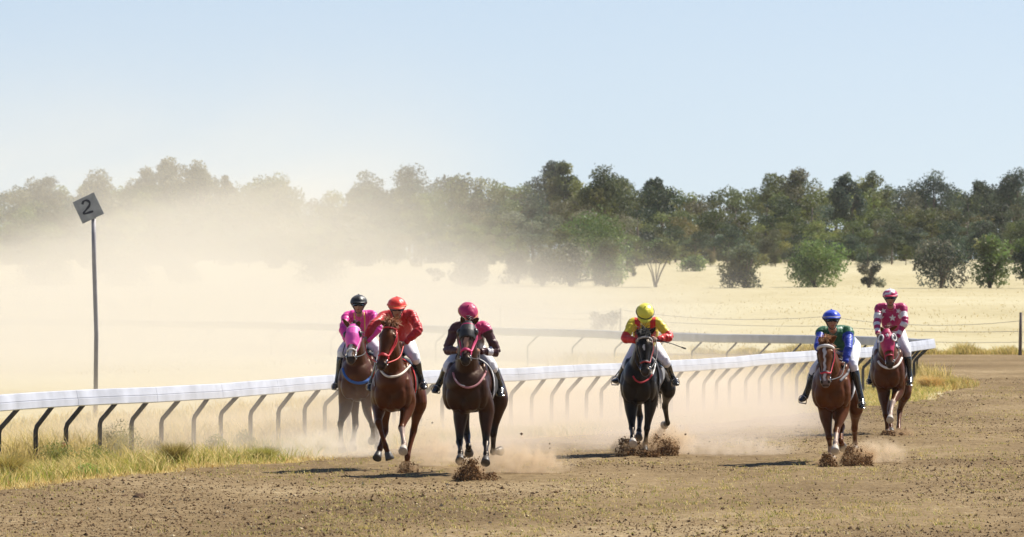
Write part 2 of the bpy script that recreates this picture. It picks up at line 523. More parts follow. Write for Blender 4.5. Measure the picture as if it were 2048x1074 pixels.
S = Soup()
for hh in (1.14, .8, .45):
    for a, b in zip(fw[:-1], fw[1:]):
        pts = []
        for t in np.linspace(0, 1, 9):
            p = a.lerp(b, t) - fw[1]; p.z += hh - .22 * 4 * t * (1 - t) * (1 if hh > 1 else .4); pts.append(p)
        S.tube(pts, .008, 4, cap=False)
S.build('wire', [wire_m], fence)
# ------------------------------------------------------------------ trees
bark_m = simple('bark', (0.16, 0.125, 0.10), rough=0.9, var=0.3, scale=6)
leaf_m = attr_mat('gum_leaves', 'tint', rough=0.55, trans=0.38, spec=0.3)

def leaves(centers, dirs, size, asp, rng, droop=0.3):
    """one small quad per leaf spray"""
    n = len(centers)
    a = rng.normal(size=(n, 3)); a += dirs * 0.5; a[:, 2] -= droop
    a /= np.linalg.norm(a, axis=1, keepdims=True)
    b = rng.normal(size=(n, 3)); b -= a * (a * b).sum(1, keepdims=True)
    b /= np.linalg.norm(b, axis=1, keepdims=True)
    l = (size * rng.uniform(.6, 1.35, n))[:, None]; w = l * asp
    c = centers
    V = np.stack([c - a * l * .5, c + b * w * .5 + a * l * .05, c + a * l * .5, c - b * w * .5 - a * l * .05], 1)
    return V.reshape(-1, 3)

def crown_np(clumps, n, size, rng, cols, asp=.55, fill=.35):
    """clumps: list of (centre, radii). cols: list of leaf colours, one picked for each clump and varied leaf by leaf"""
    vol = np.array([r[0] * r[1] + r[1] * r[2] + r[0] * r[2] for _, r in clumps]); vol = vol / vol.sum()
    Vs, Cs = [], []
    for (c, r), f in zip(clumps, vol):
        k = max(20, int(n * f))
        d = rng.normal(size=(k, 3)); d /= np.linalg.norm(d, axis=1, keepdims=True)
        # lumpy surface
        lump = 1 + .22 * np.sin(d[:, 0] * 5 + rng.uniform(0, 6)) * np.sin(d[:, 2] * 6 + rng.uniform(0, 6)) + .12 * np.sin(d[:, 1] * 11 + rng.uniform(0, 6))
        rad = np.where(rng.random(k) < fill, rng.random(k) ** .5, rng.normal(.95, .10, k)) * lump
        p = np.array(c) + d * rad[:, None] * np.array(r)
        Vs.append(leaves(p, d, size, asp, rng))
        base = np.array(cols[rng.integers(len(cols))]) * rng.uniform(.55, 1.5)
        col = base[None, :] * rng.uniform(.75, 1.3, (k, 1)) + rng.normal(0, .004, (k, 3))
        Cs.append(np.repeat(np.clip(col, .008, 1), 4, 0))
    V = np.concatenate(Vs); C = np.concatenate(Cs)
    Q = np.arange(len(V)).reshape(-1, 4)
    return V, Q, C

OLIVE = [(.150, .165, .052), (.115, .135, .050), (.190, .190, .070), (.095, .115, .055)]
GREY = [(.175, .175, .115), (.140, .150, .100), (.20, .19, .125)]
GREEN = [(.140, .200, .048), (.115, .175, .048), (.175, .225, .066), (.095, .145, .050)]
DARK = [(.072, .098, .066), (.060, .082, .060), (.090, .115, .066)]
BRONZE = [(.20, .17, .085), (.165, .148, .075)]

def tree_shape(h, w, rng, kind):
    """clump list and limb paths for a tree h high and w wide, base at the origin"""
    cl, limbs = [], []
    if kind == 'bush':            # round, leafy almost to the ground, several stems
        k = 17
        for i in range(k):
            a = rng.uniform(0, 6.28); rr_ = rng.uniform(.05, .36) * w; z = h * rng.uniform(.13, .84)
            taper = 1 - .55 * max(0, (z / h - .55)) / .45
            s = rng.uniform(.13, .22) * w
            cl.append(((math.cos(a) * rr_ * taper, math.sin(a) * rr_ * taper, z), (s * 1.1, s * 1.1, s * rng.uniform(.75, 1.1))))
        cl.append(((0, 0, h * .55), (w * .27, w * .27, h * .30)))
        for i in range(5):
            a = rng.uniform(0, 6.28); e = rng.uniform(.12, .3) * w
            limbs.append(([(rng.uniform(-.1, .1), rng.uniform(-.1, .1), -.1), (math.cos(a) * e * .4, math.sin(a) * e * .4, h * .25), (math.cos(a) * e, math.sin(a) * e, h * .6)], [.022 * h, .016 * h, .006 * h]))
    elif kind == 'umbrella':      # a few bare forked stems under a light crown
        k = 11
        for i in range(k):
            a = rng.uniform(0, 6.28); rr_ = rng.uniform(.1, .38) * w; z = h * rng.uniform(.58, .9)
            s = rng.uniform(.11, .19) * w
            cl.append(((math.cos(a) * rr_, math.sin(a) * rr_, z), (s * 1.15, s * 1.15, s * .8)))
        for i in range(6):
            a = i * 1.05 + rng.uniform(0, .6); e = rng.uniform(.2, .42) * w
            limbs.append(([(rng.uniform(-.06, .06), 0, -.1), (math.cos(a) * e * .35, math.sin(a) * e * .35, h * .3), (math.cos(a) * e, math.sin(a) * e, h * .68)], [.017 * h, .013 * h, .005 * h]))
    elif kind == 'twiggy':        # thin grey shrub, mostly sticks
        for i in range(9):
            a = rng.uniform(0, 6.28); rr_ = rng.uniform(.1, .42) * w
            s = rng.uniform(.10, .17) * w
            cl.append(((math.cos(a) * rr_, math.sin(a) * rr_, h * rng.uniform(.15, .85)), (s, s, s * .8)))
        for i in range(12):
            a = rng.uniform(0, 6.28); e = rng.uniform(.15, .5) * w
            limbs.append(([(rng.uniform(-.1, .1), rng.uniform(-.1, .1), -.1), (math.cos(a) * e * .5, math.sin(a) * e * .5, h * .4), (math.cos(a) * e, math.sin(a) * e, h * rng.uniform(.7, 1))], [.014 * h, .01 * h, .004 * h]))
    elif kind == 'gum':           # tall gum: trunk, few limbs, separate high clumps with sky between
        lean = rng.uniform(-.06, .06) * h
        limbs.append(([(0, 0, -.2), (lean * .3, 0, h * .3), (lean, 0, h * .62)], [.024 * h, .019 * h, .012 * h]))
        for i in range(13):
            a = rng.uniform(0, 6.28); e = rng.uniform(.08, .46) * w; z = h * (rng.uniform(.62, .95) if i < 8 else rng.uniform(.35, .7))
            if i == 0: z, e = h * .97, .08 * w
            s = rng.uniform(.08, .155) * w
            c = (lean + math.cos(a) * e, math.sin(a) * e, z)
            cl.append((c, (s * 1.1, s * 1.1, s * rng.uniform(.65, 1.0))))
            for j in range(3):
                q = s * 1.15
                cl.append(((c[0] + rng.normal() * q, c[1] + rng.normal() * q, c[2] - s * rng.uniform(0, .8)), (s * .62, s * .62, s * .45)))
            z0 = h * rng.uniform(.3, .55)
            limbs.append(([(lean * z0 / h, 0, z0), ((lean * z0 / h + c[0]) / 2, c[1] / 2, (z0 + c[2]) / 2 + .03 * h), c], [.012 * h, .008 * h, .003 * h]))
    elif kind == 'dome':          # broad ragged dome standing out of the canopy
        for i in range(16):
            a = rng.uniform(0, 6.28); e = rng.uniform(.0, .46) * w
            z = h * (1 - .42 * (e / (w * .5)) ** 2) * rng.uniform(.78, .97)
            s = rng.uniform(.09, .16) * w
            cl.append(((math.cos(a) * e, math.sin(a) * e, z), (s * 1.15, s * 1.15, s * rng.uniform(.7, 1.1))))
        for i in range(12):
            a = rng.uniform(0, 6.28); e = rng.uniform(.1, .46) * w; s = rng.uniform(.12, .18) * w
            cl.append(((math.cos(a) * e, math.sin(a) * e, h * rng.uniform(.45, .8)), (s * 1.1, s * 1.1, s)))
        limbs.append(([(0, 0, -.2), (.02 * h, 0, h * .4), (0, 0, h * .8)], [.024 * h, .018 * h, .006 * h]))
        for i in range(5):
            c = cl[i][0]; limbs.append(([(0, 0, h * .3), (c[0] * .5, c[1] * .5, h * .6), c], [.013 * h, .009 * h, .004 * h]))
    else:                         # 'wood': full crown from low down, for the mass of the wood
        k = 12
        for i in range(k):
            a = rng.uniform(0, 6.28); rr_ = rng.uniform(.05, .4) * w; z = h * rng.uniform(.06, .9)
            s = rng.uniform(.14, .24) * w * (1.1 - .4 * z / h)
            cl.append(((math.cos(a) * rr_, math.sin(a) * rr_, z), (s * 1.1, s * 1.1, s * rng.uniform(.7, 1.05))))
        limbs.append(([(0, 0, -.2), (.02 * h, 0, h * .4), (0, 0, h * .8)], [.024 * h, .018 * h, .006 * h]))
        for i in range(4):
            c = cl[i][0]
            limbs.append(([(0, 0, h * .2), (c[0] * .5, c[1] * .5, (h * .2 + c[2]) / 2), c], [.013 * h, .009 * h, .004 * h]))
    return cl, limbs

def make_tree(name, label, px, ybase, ytop, wpx, Y, kind, cols, seed, n=6500, size=.17, cat='tree', group=None, fill=.35):
    rng = np.random.default_rng(seed)
    x = (px - 1024) / F * Y
    z0 = float(hgt(x, Y)); zt = CAMZ - (ytop - HZ) / F * Y
    h = zt - z0; w = wpx / F * Y
    root = empty(name, (x, Y, z0)); tag(root, label, cat, group)
    cl, limbs = tree_shape(h, w, rng, kind)
    # fit the crown to the width and height asked for
    mx = max(abs(c[0]) + r[0] for c, r in cl); mz = max(c[2] + r[2] for c, r in cl)
    fx, fz = w * .5 / mx, h / mz
    cl = [((c[0] * fx, c[1] * fx, c[2] * fz), (r[0] * fx, r[1] * fx, r[2] * min(fz, fx * 1.2))) for c, r in cl]
    V, Q, C = crown_np(cl, n, size, rng, cols, fill=fill)
    o = mesh_np('crown', V, quads=Q, mats=[leaf_m], parent=root)
    colattr(o.data, 'tint', C)
    S = Soup()
    for pts, rad in limbs:
        S.tube([(p[0] * fx, p[1] * fx, p[2] * min(fz, 1.1)) for p in pts], rad, 6)
    S.build('trunk', [bark_m], root)
    return root

# the wood itself: one mass of trees far behind the field
wrng = np.random.default_rng(21)
protos = []
for k in range(7):
    h, w = 7.0, 6.0
    cl, limbs = tree_shape(h, w, wrng, 'wood' if k < 5 else 'gum')
    V, Q, C = crown_np(cl, 6500 if k < 5 else 5000, .22, wrng, [OLIVE, GREY, OLIVE, DARK, BRONZE + OLIVE, OLIVE, DARK][k], asp=.6, fill=.25)
    protos.append((V, Q, C, limbs))
def canopy_row(px):
    """row of the top of the continuous canopy in the photograph"""
    return np.interp(px, [0, 200, 330, 450, 540, 640, 690, 760, 900, 1000, 1150, 1300, 1400, 1500, 1620, 1700, 1850, 2048],
                     [372, 368, 358, 372, 362, 382, 384, 368, 366, 366, 372, 375, 376, 380, 368, 376, 376, 376])
Vs, Cs, ST = [], [], Soup()
for rowi, (Y, ntree, lo, hi) in enumerate([(556, 34, .20, .38), (566, 36, .36, .56), (584, 30, .52, .72), (610, 32, .68, .88), (650, 34, .80, .98), (700, 36, .88, 1.03), (770, 32, .9, 1.03)]):
    for k in range(ntree):
        px = -150 + (k + wrng.uniform(.1, .9)) / ntree * 2350
        Yk = Y + wrng.uniform(-8, 16)
        x = (px - 1024) / F * Yk; z0 = float(hgt(x, Yk))
        zt = CAMZ - (canopy_row(px) - HZ) / F * Yk
        h = (zt - z0) * wrng.uniform(lo, hi)
        s = h / 7.0; sw = s * wrng.uniform(.85, 1.25)
        if h < 5: sw = s * wrng.uniform(1.0, 1.5)
        V, Q, C, limbs = protos[int(wrng.integers(7))]
        a = wrng.uniform(0, 6.28); ca, sa = math.cos(a), math.sin(a)
        W = np.stack([(V[:, 0] * ca - V[:, 1] * sa) * sw + x, (V[:, 0] * sa + V[:, 1] * ca) * sw + Yk, V[:, 2] * s + z0], 1)
        tintk = wrng.uniform(.55, 1.3) * np.array([wrng.uniform(.92, 1.12), 1, wrng.uniform(.85, 1.2)])
        Vs.append(W); Cs.append(C * tintk * np.array((.92, .98, .80)))
        for pts, rad in limbs[:3]:
            ST.tube([((p[0] * ca - p[1] * sa) * sw + x, (p[0] * sa + p[1] * ca) * sw + Yk, p[2] * s + z0) for p in pts], [r * s for r in rad], 5)
V = np.concatenate(Vs); C = np.concatenate(Cs)
wood = mesh_np('woodland', V, quads=np.arange(len(V)).reshape(-1, 4), mats=[leaf_m])
colattr(wood.data, 'tint', C)
tag(wood, 'dense olive green wood of gum trees behind the dry field', kind='stuff')
ST.build('woodland_trunks', [bark_m], wood)

# trees standing out of the wood's skyline
G_SKY = 'tall gum trees rising above the wood'
sky_trees = [
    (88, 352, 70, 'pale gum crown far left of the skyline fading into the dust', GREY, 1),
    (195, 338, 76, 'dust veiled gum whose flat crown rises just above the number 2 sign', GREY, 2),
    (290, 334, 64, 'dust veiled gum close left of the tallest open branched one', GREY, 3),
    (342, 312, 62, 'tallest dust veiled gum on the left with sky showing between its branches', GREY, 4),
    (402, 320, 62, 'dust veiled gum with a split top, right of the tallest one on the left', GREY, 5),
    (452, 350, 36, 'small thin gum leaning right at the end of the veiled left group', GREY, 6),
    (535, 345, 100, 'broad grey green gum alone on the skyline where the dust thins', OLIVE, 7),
    (737, 342, 60, 'upright gum just right of the dip in the skyline', DARK, 8),
    (818, 330, 90, 'ragged dark gum high above the wood behind the red and pink riders', DARK, 9),
    (930, 346, 90, 'wide olive gum on the skyline above the maroon rider', OLIVE, 10),
    (1098, 320, 72, 'dark blue green gum with a tall narrow top in the middle of the skyline', DARK, 11),
    (1130, 322, 54, 'thin leaning gum with small clumps of leaves beside the dark narrow one', OLIVE, 12),
    (1200, 330, 84, 'gum with one small detached tuft at its top, above the yellow capped rider', OLIVE, 13),
    (1240, 352, 80, 'low rounded gum right of the one with the detached tuft', OLIVE, 14),
    (1306, 356, 46, 'small bluish gum peeping over the canopy between two gaps', DARK, 15),
    (1545, 346, 70, 'grey green gum at the left of the humped group on the right skyline', OLIVE, 16),
    (1592, 336, 80, 'tallest gum of the humped group on the right skyline', GREY + OLIVE, 17),
    (1692, 346, 54, 'left one of two narrow gums above the blue capped rider', DARK, 18),
    (1748, 342, 62, 'right one of two narrow gums above the blue capped rider', OLIVE, 19),
    (1866, 340, 86, 'broad topped gum on the skyline right of the star shirted rider', DARK, 20),
    (1960, 360, 50, 'small bluish gum low on the skyline towards the right edge', DARK, 21),
    (2034, 336, 76, 'big dark gum on the skyline cut by the right edge', DARK, 22),
]
OPEN = ()
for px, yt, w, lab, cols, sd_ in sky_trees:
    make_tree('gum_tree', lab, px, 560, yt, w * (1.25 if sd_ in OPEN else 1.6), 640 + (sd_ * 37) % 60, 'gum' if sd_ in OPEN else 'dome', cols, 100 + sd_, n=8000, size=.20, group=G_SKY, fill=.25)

# shrubs and small trees on the field in front of the wood
G_FR = 'shrubs and small trees at the edge of the wood'
front = [
    ('small_tree', 1192, 572, 420, 150, 512, 'bush', GREEN, 'big bright green round tree standing clear of the wood at the centre', 7500),
    ('shrub', 1142, 570, 480, 100, 498, 'bush', GREY + OLIVE, 'grey green bush at the left foot of the big bright green tree', 5500),
    ('shrub', 1214, 570, 476, 78, 496, 'bush', GREEN + OLIVE, 'narrow green bush at the right foot of the big bright green tree', 5500),
    ('small_tree', 1312, 574, 476, 96, 494, 'umbrella', GREEN + OLIVE, 'small umbrella shaped tree on bare forked stems', 3600),
    ('shrub', 1490, 576, 486, 112, 490, 'bush', DARK + OLIVE, 'dark multi stemmed bush with dead sticks poking from its top', 6500),
    ('shrub', 1630, 573, 470, 138, 496, 'bush', GREEN, 'round fresh green bush above the blue capped rider', 7500),
    ('shrub', 1738, 576, 528, 66, 492, 'twiggy', GREY, 'low grey twiggy bush right of the round fresh green one', 1500),
    ('shrub', 1880, 579, 478, 126, 488, 'bush', GREY + DARK, 'large dull grey green bush right of the star shirted rider', 6500),
    ('small_tree', 1980, 577, 468, 96, 490, 'bush', GREEN + OLIVE, 'green tree on a short bare trunk near the right edge', 5500),
    ('small_tree', 2060, 574, 470, 80, 488, 'bush', DARK + GREEN, 'dark green tree cut off by the right edge', 4500),
    ('shrub', 1265, 552, 520, 34, 520, 'twiggy', GREY + OLIVE, 'tiny twiggy shrub left of the umbrella shaped tree', 700),
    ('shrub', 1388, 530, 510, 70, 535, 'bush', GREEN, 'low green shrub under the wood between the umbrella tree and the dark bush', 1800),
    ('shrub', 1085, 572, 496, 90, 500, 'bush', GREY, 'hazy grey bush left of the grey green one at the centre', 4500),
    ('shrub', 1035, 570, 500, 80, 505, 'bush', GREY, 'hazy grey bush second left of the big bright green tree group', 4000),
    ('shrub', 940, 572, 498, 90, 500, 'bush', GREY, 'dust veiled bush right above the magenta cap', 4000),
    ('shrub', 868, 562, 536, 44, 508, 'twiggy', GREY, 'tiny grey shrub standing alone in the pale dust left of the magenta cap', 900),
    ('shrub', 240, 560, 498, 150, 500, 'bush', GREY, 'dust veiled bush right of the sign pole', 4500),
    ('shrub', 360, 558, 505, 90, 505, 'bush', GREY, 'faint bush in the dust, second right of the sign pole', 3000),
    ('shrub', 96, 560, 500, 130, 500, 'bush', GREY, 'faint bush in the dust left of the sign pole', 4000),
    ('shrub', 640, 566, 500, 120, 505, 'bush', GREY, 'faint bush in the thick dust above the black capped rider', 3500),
    ('shrub', 1215, 660, 622, 72, 285, 'twiggy', GREY, 'faint grey dead shrub out on the field left of the yellow cap', 1500),
]
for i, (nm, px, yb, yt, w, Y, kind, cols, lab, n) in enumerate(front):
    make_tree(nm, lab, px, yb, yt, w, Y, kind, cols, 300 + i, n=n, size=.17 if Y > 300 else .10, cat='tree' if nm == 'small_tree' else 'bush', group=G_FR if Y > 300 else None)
# ------------------------------------------------------------------ lofts and fused bodies
def loft(S, st, side, n=18, sup=2.0, egg=0.0):
    """closed tube with elliptical sections. st: list of (centre, half width along side, half height). side: Vector or list of Vectors"""
    P = [Vector(s[0]) for s in st]
    rings = []
    for i, s in enumerate(st):
        a = P[max(i - 1, 0)]; b = P[min(i + 1, len(P) - 1)]
        d = (b - a)
        d = d.normalized() if d.length > 1e-6 else Vector((0, 0, 1))
        sv = side[i] if isinstance(side, list) else side
        u = sv - d * sv.dot(d)
        u = u.normalized() if u.length > 1e-5 else d.orthogonal().normalized()
        v = d.cross(u)
        hw, hh = s[1], s[2]
        ring = []
        for k in range(n):
            t = 2 * math.pi * k / n
            c, q = math.cos(t), math.sin(t)
            if sup != 2.0:
                c = math.copysign(abs(c) ** (2 / sup), c); q = math.copysign(abs(q) ** (2 / sup), q)
            if egg:
                zz = (v * q).z
                if zz < 0: c = c * (1 - egg * min(1, -zz) ** 1.5)
            ring.append(P[i] + u * (hw * c) + v * (hh * q))
        rings.append(ring)
    V = [tuple(p) for r in rings for p in r]
    Q = []
    for i in range(len(rings) - 1):
        for k in range(n):
            a = i * n + k; b = i * n + (k + 1) % n
            Q.append((a, b, b + n, a + n))
    T = []
    for base, fl, p in ((0, True, P[0]), ((len(rings) - 1) * n, False, P[-1])):
        c = len(V); V.append(tuple(p))
        for k in range(n):
            a = base + k; b = base + (k + 1) % n
            T.append((b, a, c) if fl else (a, b, c))
    S.add(np.array(V), Q, T)
    return S

def spline_st(st, per=4):
    """smooth a station list"""
    A = np.array([[*s[0], s[1], s[2]] for s in st], float)
    B = catmull(A, per)
    return [(Vector(b[:3]), max(b[3], .004), max(b[4], .004)) for b in B]

def ball(S, c, r, n=14, R=None):
    """ellipsoid; r = 3 radii, R = optional rotation matrix"""
    V, Q, T = [], [], []
    m = n // 2
    for i in range(1, m):
        ph = math.pi * i / m
        for k in range(n):
            t = 2 * math.pi * k / n
            V.append((math.sin(ph) * math.cos(t) * r[0], math.sin(ph) * math.sin(t) * r[1], math.cos(ph) * r[2]))
    for i in range(m - 2):
        for k in range(n):
            a = i * n + k; b = i * n + (k + 1) % n
            Q.append((a, a + n, b + n, b))
    V.append((0, 0, r[2])); V.append((0, 0, -r[2])); t0, b0 = len(V) - 2, len(V) - 1
    for k in range(n):
        T.append((t0, k, (k + 1) % n)); a = (m - 2) * n
        T.append((b0, a + (k + 1) % n, a + k))
    V = np.array(V)
    if R is not None: V = V @ np.array(R).T
    S.add(V + np.array(c), Q, T); return S

def fuse(S, name, mats, parent, voxel=.013, smooth=4, fac=.5):
    """one continuous skin over overlapping closed lofts"""
    o = S.build(name + '_cage', [], smooth=True)
    md = o.modifiers.new('r', 'REMESH'); md.mode = 'VOXEL'; md.voxel_size = voxel; md.use_smooth_shade = True
    sm = o.modifiers.new('s', 'SMOOTH'); sm.iterations = smooth; sm.factor = fac
    dg = bpy.context.evaluated_depsgraph_get()
    me = bpy.data.meshes.new_from_object(o.evaluated_get(dg))
    old = o.data
    bpy.data.objects.remove(o); bpy.data.meshes.remove(old)
    me.name = name
    me.materials.clear()
    for m in mats: me.materials.append(m)
    me.polygons.foreach_set('use_smooth', np.ones(len(me.polygons), bool))
    r = bpy.data.objects.new(name, me); COL.objects.link(r); r.parent = parent
    return r

def verts_of(o):
    a = np.empty(len(o.data.vertices) * 3, np.float32); o.data.vertices.foreach_get('co', a); return a.reshape(-1, 3).astype(float)

def seg_t(V, a, b):
    """parameter and distance of points V to segment a-b"""
    a = np.array(a, float); b = np.array(b, float); d = b - a
    t = np.clip(((V - a) @ d) / (d @ d), 0, 1)
    return t, np.linalg.norm(V - (a + t[:, None] * d), axis=1)

# ------------------------------------------------------------------ shared materials
coat_m = attr_mat('horse_coat', 'tint', rough=0.37, bump=.30, bscale=13, bdist=.014, spec=.24, tint=(1, .72, .48), sheen=.0, var=.25, vscale=7)
hoof_dark = simple('hoof_dark', (.055, .048, .042), rough=.5, var=.3, scale=20)
hoof_pale = simple('hoof_pale', (.44, .39, .33), rough=.55, var=.2, scale=25)
eye_m = simple('horse_eye', (.012, .008, .006), rough=.12)
leather_m = simple('black_leather', (.016, .015, .016), rough=.38, var=.2, scale=30)
boot_m = simple('boot_leather', (.012, .012, .014), rough=.16, spec=.7)
metal_m = simple('bit_steel', (.55, .55, .56), rough=.25, metal=1.0)
white_cloth = simple('white_cloth', (.80, .79, .78), rough=.85, var=.06, scale=12, bump=.4, bscale=18, bdist=.012)
breech_m = simple('white_breeches', (.78, .78, .82), rough=.7, var=.05, scale=14, bump=.5, bscale=14, bdist=.014)
skin_m = attr_mat('skin', 'tint', rough=.5, spec=.35)
lens_m = simple('goggle_lens', (.012, .012, .014), rough=.12, spec=.8)
silk_m = attr_mat('racing_silks', 'tint', rough=.42, bump=.75, bscale=10, bdist=.022, spec=.4, sheen=.2)
_cm = {}
def cloth(c, rough=.55):
    k = (tuple(c), rough)
    if k not in _cm: _cm[k] = simple('cloth_%d' % len(_cm), c, rough=rough, var=.1, scale=20, bump=.2, bscale=40, bdist=.004)
    return _cm[k]
_hm = {}
def hair(c):
    if c not in _hm: _hm[c] = simple('mane_hair_%d' % len(_hm), c, rough=.5, var=.3, scale=30)
    return _hm[c]

def strands(name, roots, dirs, length, mat, parent, rng, width=.012, segs=4, droop=.5, jitter=.35):
    """tapered locks of hair"""
    S = Soup()
    for r, d in zip(roots, dirs):
        L = length * rng.uniform(.6, 1.25)
        p = Vector(r); d = (Vector(d) + Vector(rng.normal(size=3)) * jitter).normalized()
        pts = [p.copy()]
        for i in range(segs):
            d = (d + Vector((0, 0, -droop)) * (1 / segs) + Vector(rng.normal(size=3)) * jitter * .35).normalized()
            p = p + d * (L / segs); pts.append(p.copy())
        S.tube(pts, [width * (1 - .85 * i / segs) for i in range(segs + 1)], 4, cap=False)
    return S.build(name, [mat], parent)

# ------------------------------------------------------------------ a galloping horse
def make_horse(cfg):
    gx, gyr = cfg['ground']
    Y0 = GY(gyr); s = F / Y0
    root = empty(cfg.get('name', 'racehorse'), ((gx - 1024) / s, Y0, 0))
    tag(root, cfg['label'], 'horse', 'galloping racehorses')
    org = root.location.copy()
    rng = np.random.default_rng(cfg['seed'])
    def W(p, dy): return PX(p[0], p[1], Y0 + dy) - org
    yaw = math.radians(cfg['yaw'])
    fwd = Vector((-math.sin(yaw), -math.cos(yaw), 0)); sd = Vector((math.cos(yaw), -math.sin(yaw), 0))
    lift = cfg.get('lift', -.03); pitch = cfg.get('pitch', 0.0)
    def B(f, l, z): return fwd * f + sd * l + Vector((0, 0, z + lift + pitch * f))
    wd = cfg.get('width', 1.0)
    S = Soup()
    TR = [(-1.06, 1.22, .10, .09), (-1.0, 1.24, .21, .19), (-.88, 1.25, .275, .255), (-.70, 1.27, .29, .285), (-.48, 1.27, .275, .285), (-.25, 1.23, .30, .30),
          (0.0, 1.20, .345, .305), (.2, 1.19, .365, .29), (.38, 1.185, .335, .265), (.5, 1.17, .27, .225), (.59, 1.14, .17, .15), (.62, 1.12, .07, .07)]
    TR = [(f, z, hh, hw * wd) for f, z, hh, hw in TR]
    loft(S, spline_st([(B(f, 0, z), hw, hh) for f, z, hh, hw in TR], 3), sd, 22, 2.25, .34)
    # chest and shoulder muscles
    for q in (-1, 1):
        ball(S, B(.49, q * .110 * wd, 1.07), (.125, .12, .21))
        ball(S, B(.35, q * .205 * wd, 1.12), (.10, .18, .25)); ball(S, B(.22, q * .20 * wd, 1.36), (.07, .16, .16))
        ball(S, B(-.78, q * .17 * wd, 1.22), (.13, .24, .26))
    ball(S, B(.36, 0, .95), (.12, .22, .13))
    # head and neck
    poll = W(cfg['poll'], -cfg['poll_f'])
    L = cfg.get('head_len', .64)
    n0 = W(cfg['nose'], -cfg['poll_f']); dd = n0 - poll; dxz = math.hypot(dd.x, dd.z)
    dep = math.sqrt(max(L * L - dxz * dxz, .02))
    nose = Vector((n0.x, poll.y - dep, n0.z))
    hd = (nose - poll).normalized()
    tw = math.radians(cfg.get('head_turn', 0))
    hs = Vector((math.cos(yaw * .6 + tw), -math.sin(yaw * .6 + tw), 0)); hs = (hs - hd * hs.dot(hd)).normalized()
    hf = hd.cross(hs); hf = -hf if hf.y > 0 else hf          # normal of the face, towards the front
    Lh = (nose - poll).length
    HD = [(-.10, .055, .07, -.03), (0.0, .080, .095, -.03), (.12, .100, .120, -.025), (.24, .112, .140, -.025), (.38, .100, .140, -.035), (.52, .078, .112, -.022),
          (.68, .062, .082, -.006), (.82, .062, .070, -.002), (.92, .066, .066, -.004), (.99, .052, .050, -.012), (1.03, .02, .022, -.02)]
    hst = [(poll + hd * (t * Lh) + hf * o_, w, h) for t, w, h, o_ in HD]
    hsp = spline_st(hst, 4)
    loft(S, hsp, hs, 18, 2.2)
    def HP(t, ang, sc=1.0):
        """point on the head: t along it, ang 0 = image right side, 90 = face front"""
        i = np.interp(t, [x[0] for x in HD], range(len(HD))); i0 = min(int(i), len(HD) - 2); q = i - i0
        c = hst[i0][0].lerp(hst[i0 + 1][0], q); w = hst[i0][1] * (1 - q) + hst[i0 + 1][1] * q; h = hst[i0][2] * (1 - q) + hst[i0 + 1][2] * q
        a = math.radians(ang)
        return c + hs * (w * sc * math.cos(a)) + hf * (h * sc * math.sin(a))
    nb = B(.30, 0, 1.30); nb0 = B(.12, 0, 1.30)
    mid = nb.lerp(poll, .5) + Vector((0, 0, .03)) ; q3 = nb.lerp(poll, .82) + Vector((0, 0, .02))
    loft(S, spline_st([(nb0, .17, .20), (nb, .185, .27), (nb.lerp(mid, .55), .155, .235), (mid, .128, .195), (q3, .098, .15), (poll + hd * .06 - hf * .02, .085, .115)], 4), sd, 18)
    # jowls, eye brows, nostrils
    for q in (-1, 1):
        ball(S, HP(.34, 90 - 90 * q, .78) - hf * .045, (.035, .06, .085))
        ball(S, HP(.22, 90 - 62 * q, .95), (.028, .028, .035))
        ball(S, HP(.91, 90 - 55 * q, .93), (.024, .022, .032))
    # ears
    ear_tip = []
    for q, e in zip((-1, 1), cfg['ears']):
        b = poll + hs * (q * .062) + hf * .015 - hd * .02
        tip = W(e, 0); tip = Vector((tip.x, b.y - .03 + cfg.get('ear_back', 0), tip.z))
        v = tip - b
        if v.length > .24: tip = b + v.normalized() * .24
        ear_tip.append(tip)
        m = b.lerp(tip, .45)
        loft(S, spline_st([(b - v.normalized() * .04, .034, .026), (b, .036, .028), (m, .040, .022), (b.lerp(tip, .8), .024, .014), (tip, .006, .005)], 3), hs, 10)
    # legs
    hoofs = []
    LEG = {}
    def solve(start, pts, lens, sgn):
        out = [start]; dy = start.y
        for p, l, g in zip(pts, lens, sgn):
            a = out[-1]; q = W(p, dy)
            dxz = math.hypot(q.x - a.x, q.z - a.z)
            dy = dy + g * math.sqrt(max(l * l - dxz * dxz, 0))
            out.append(W(p, dy))
        return out
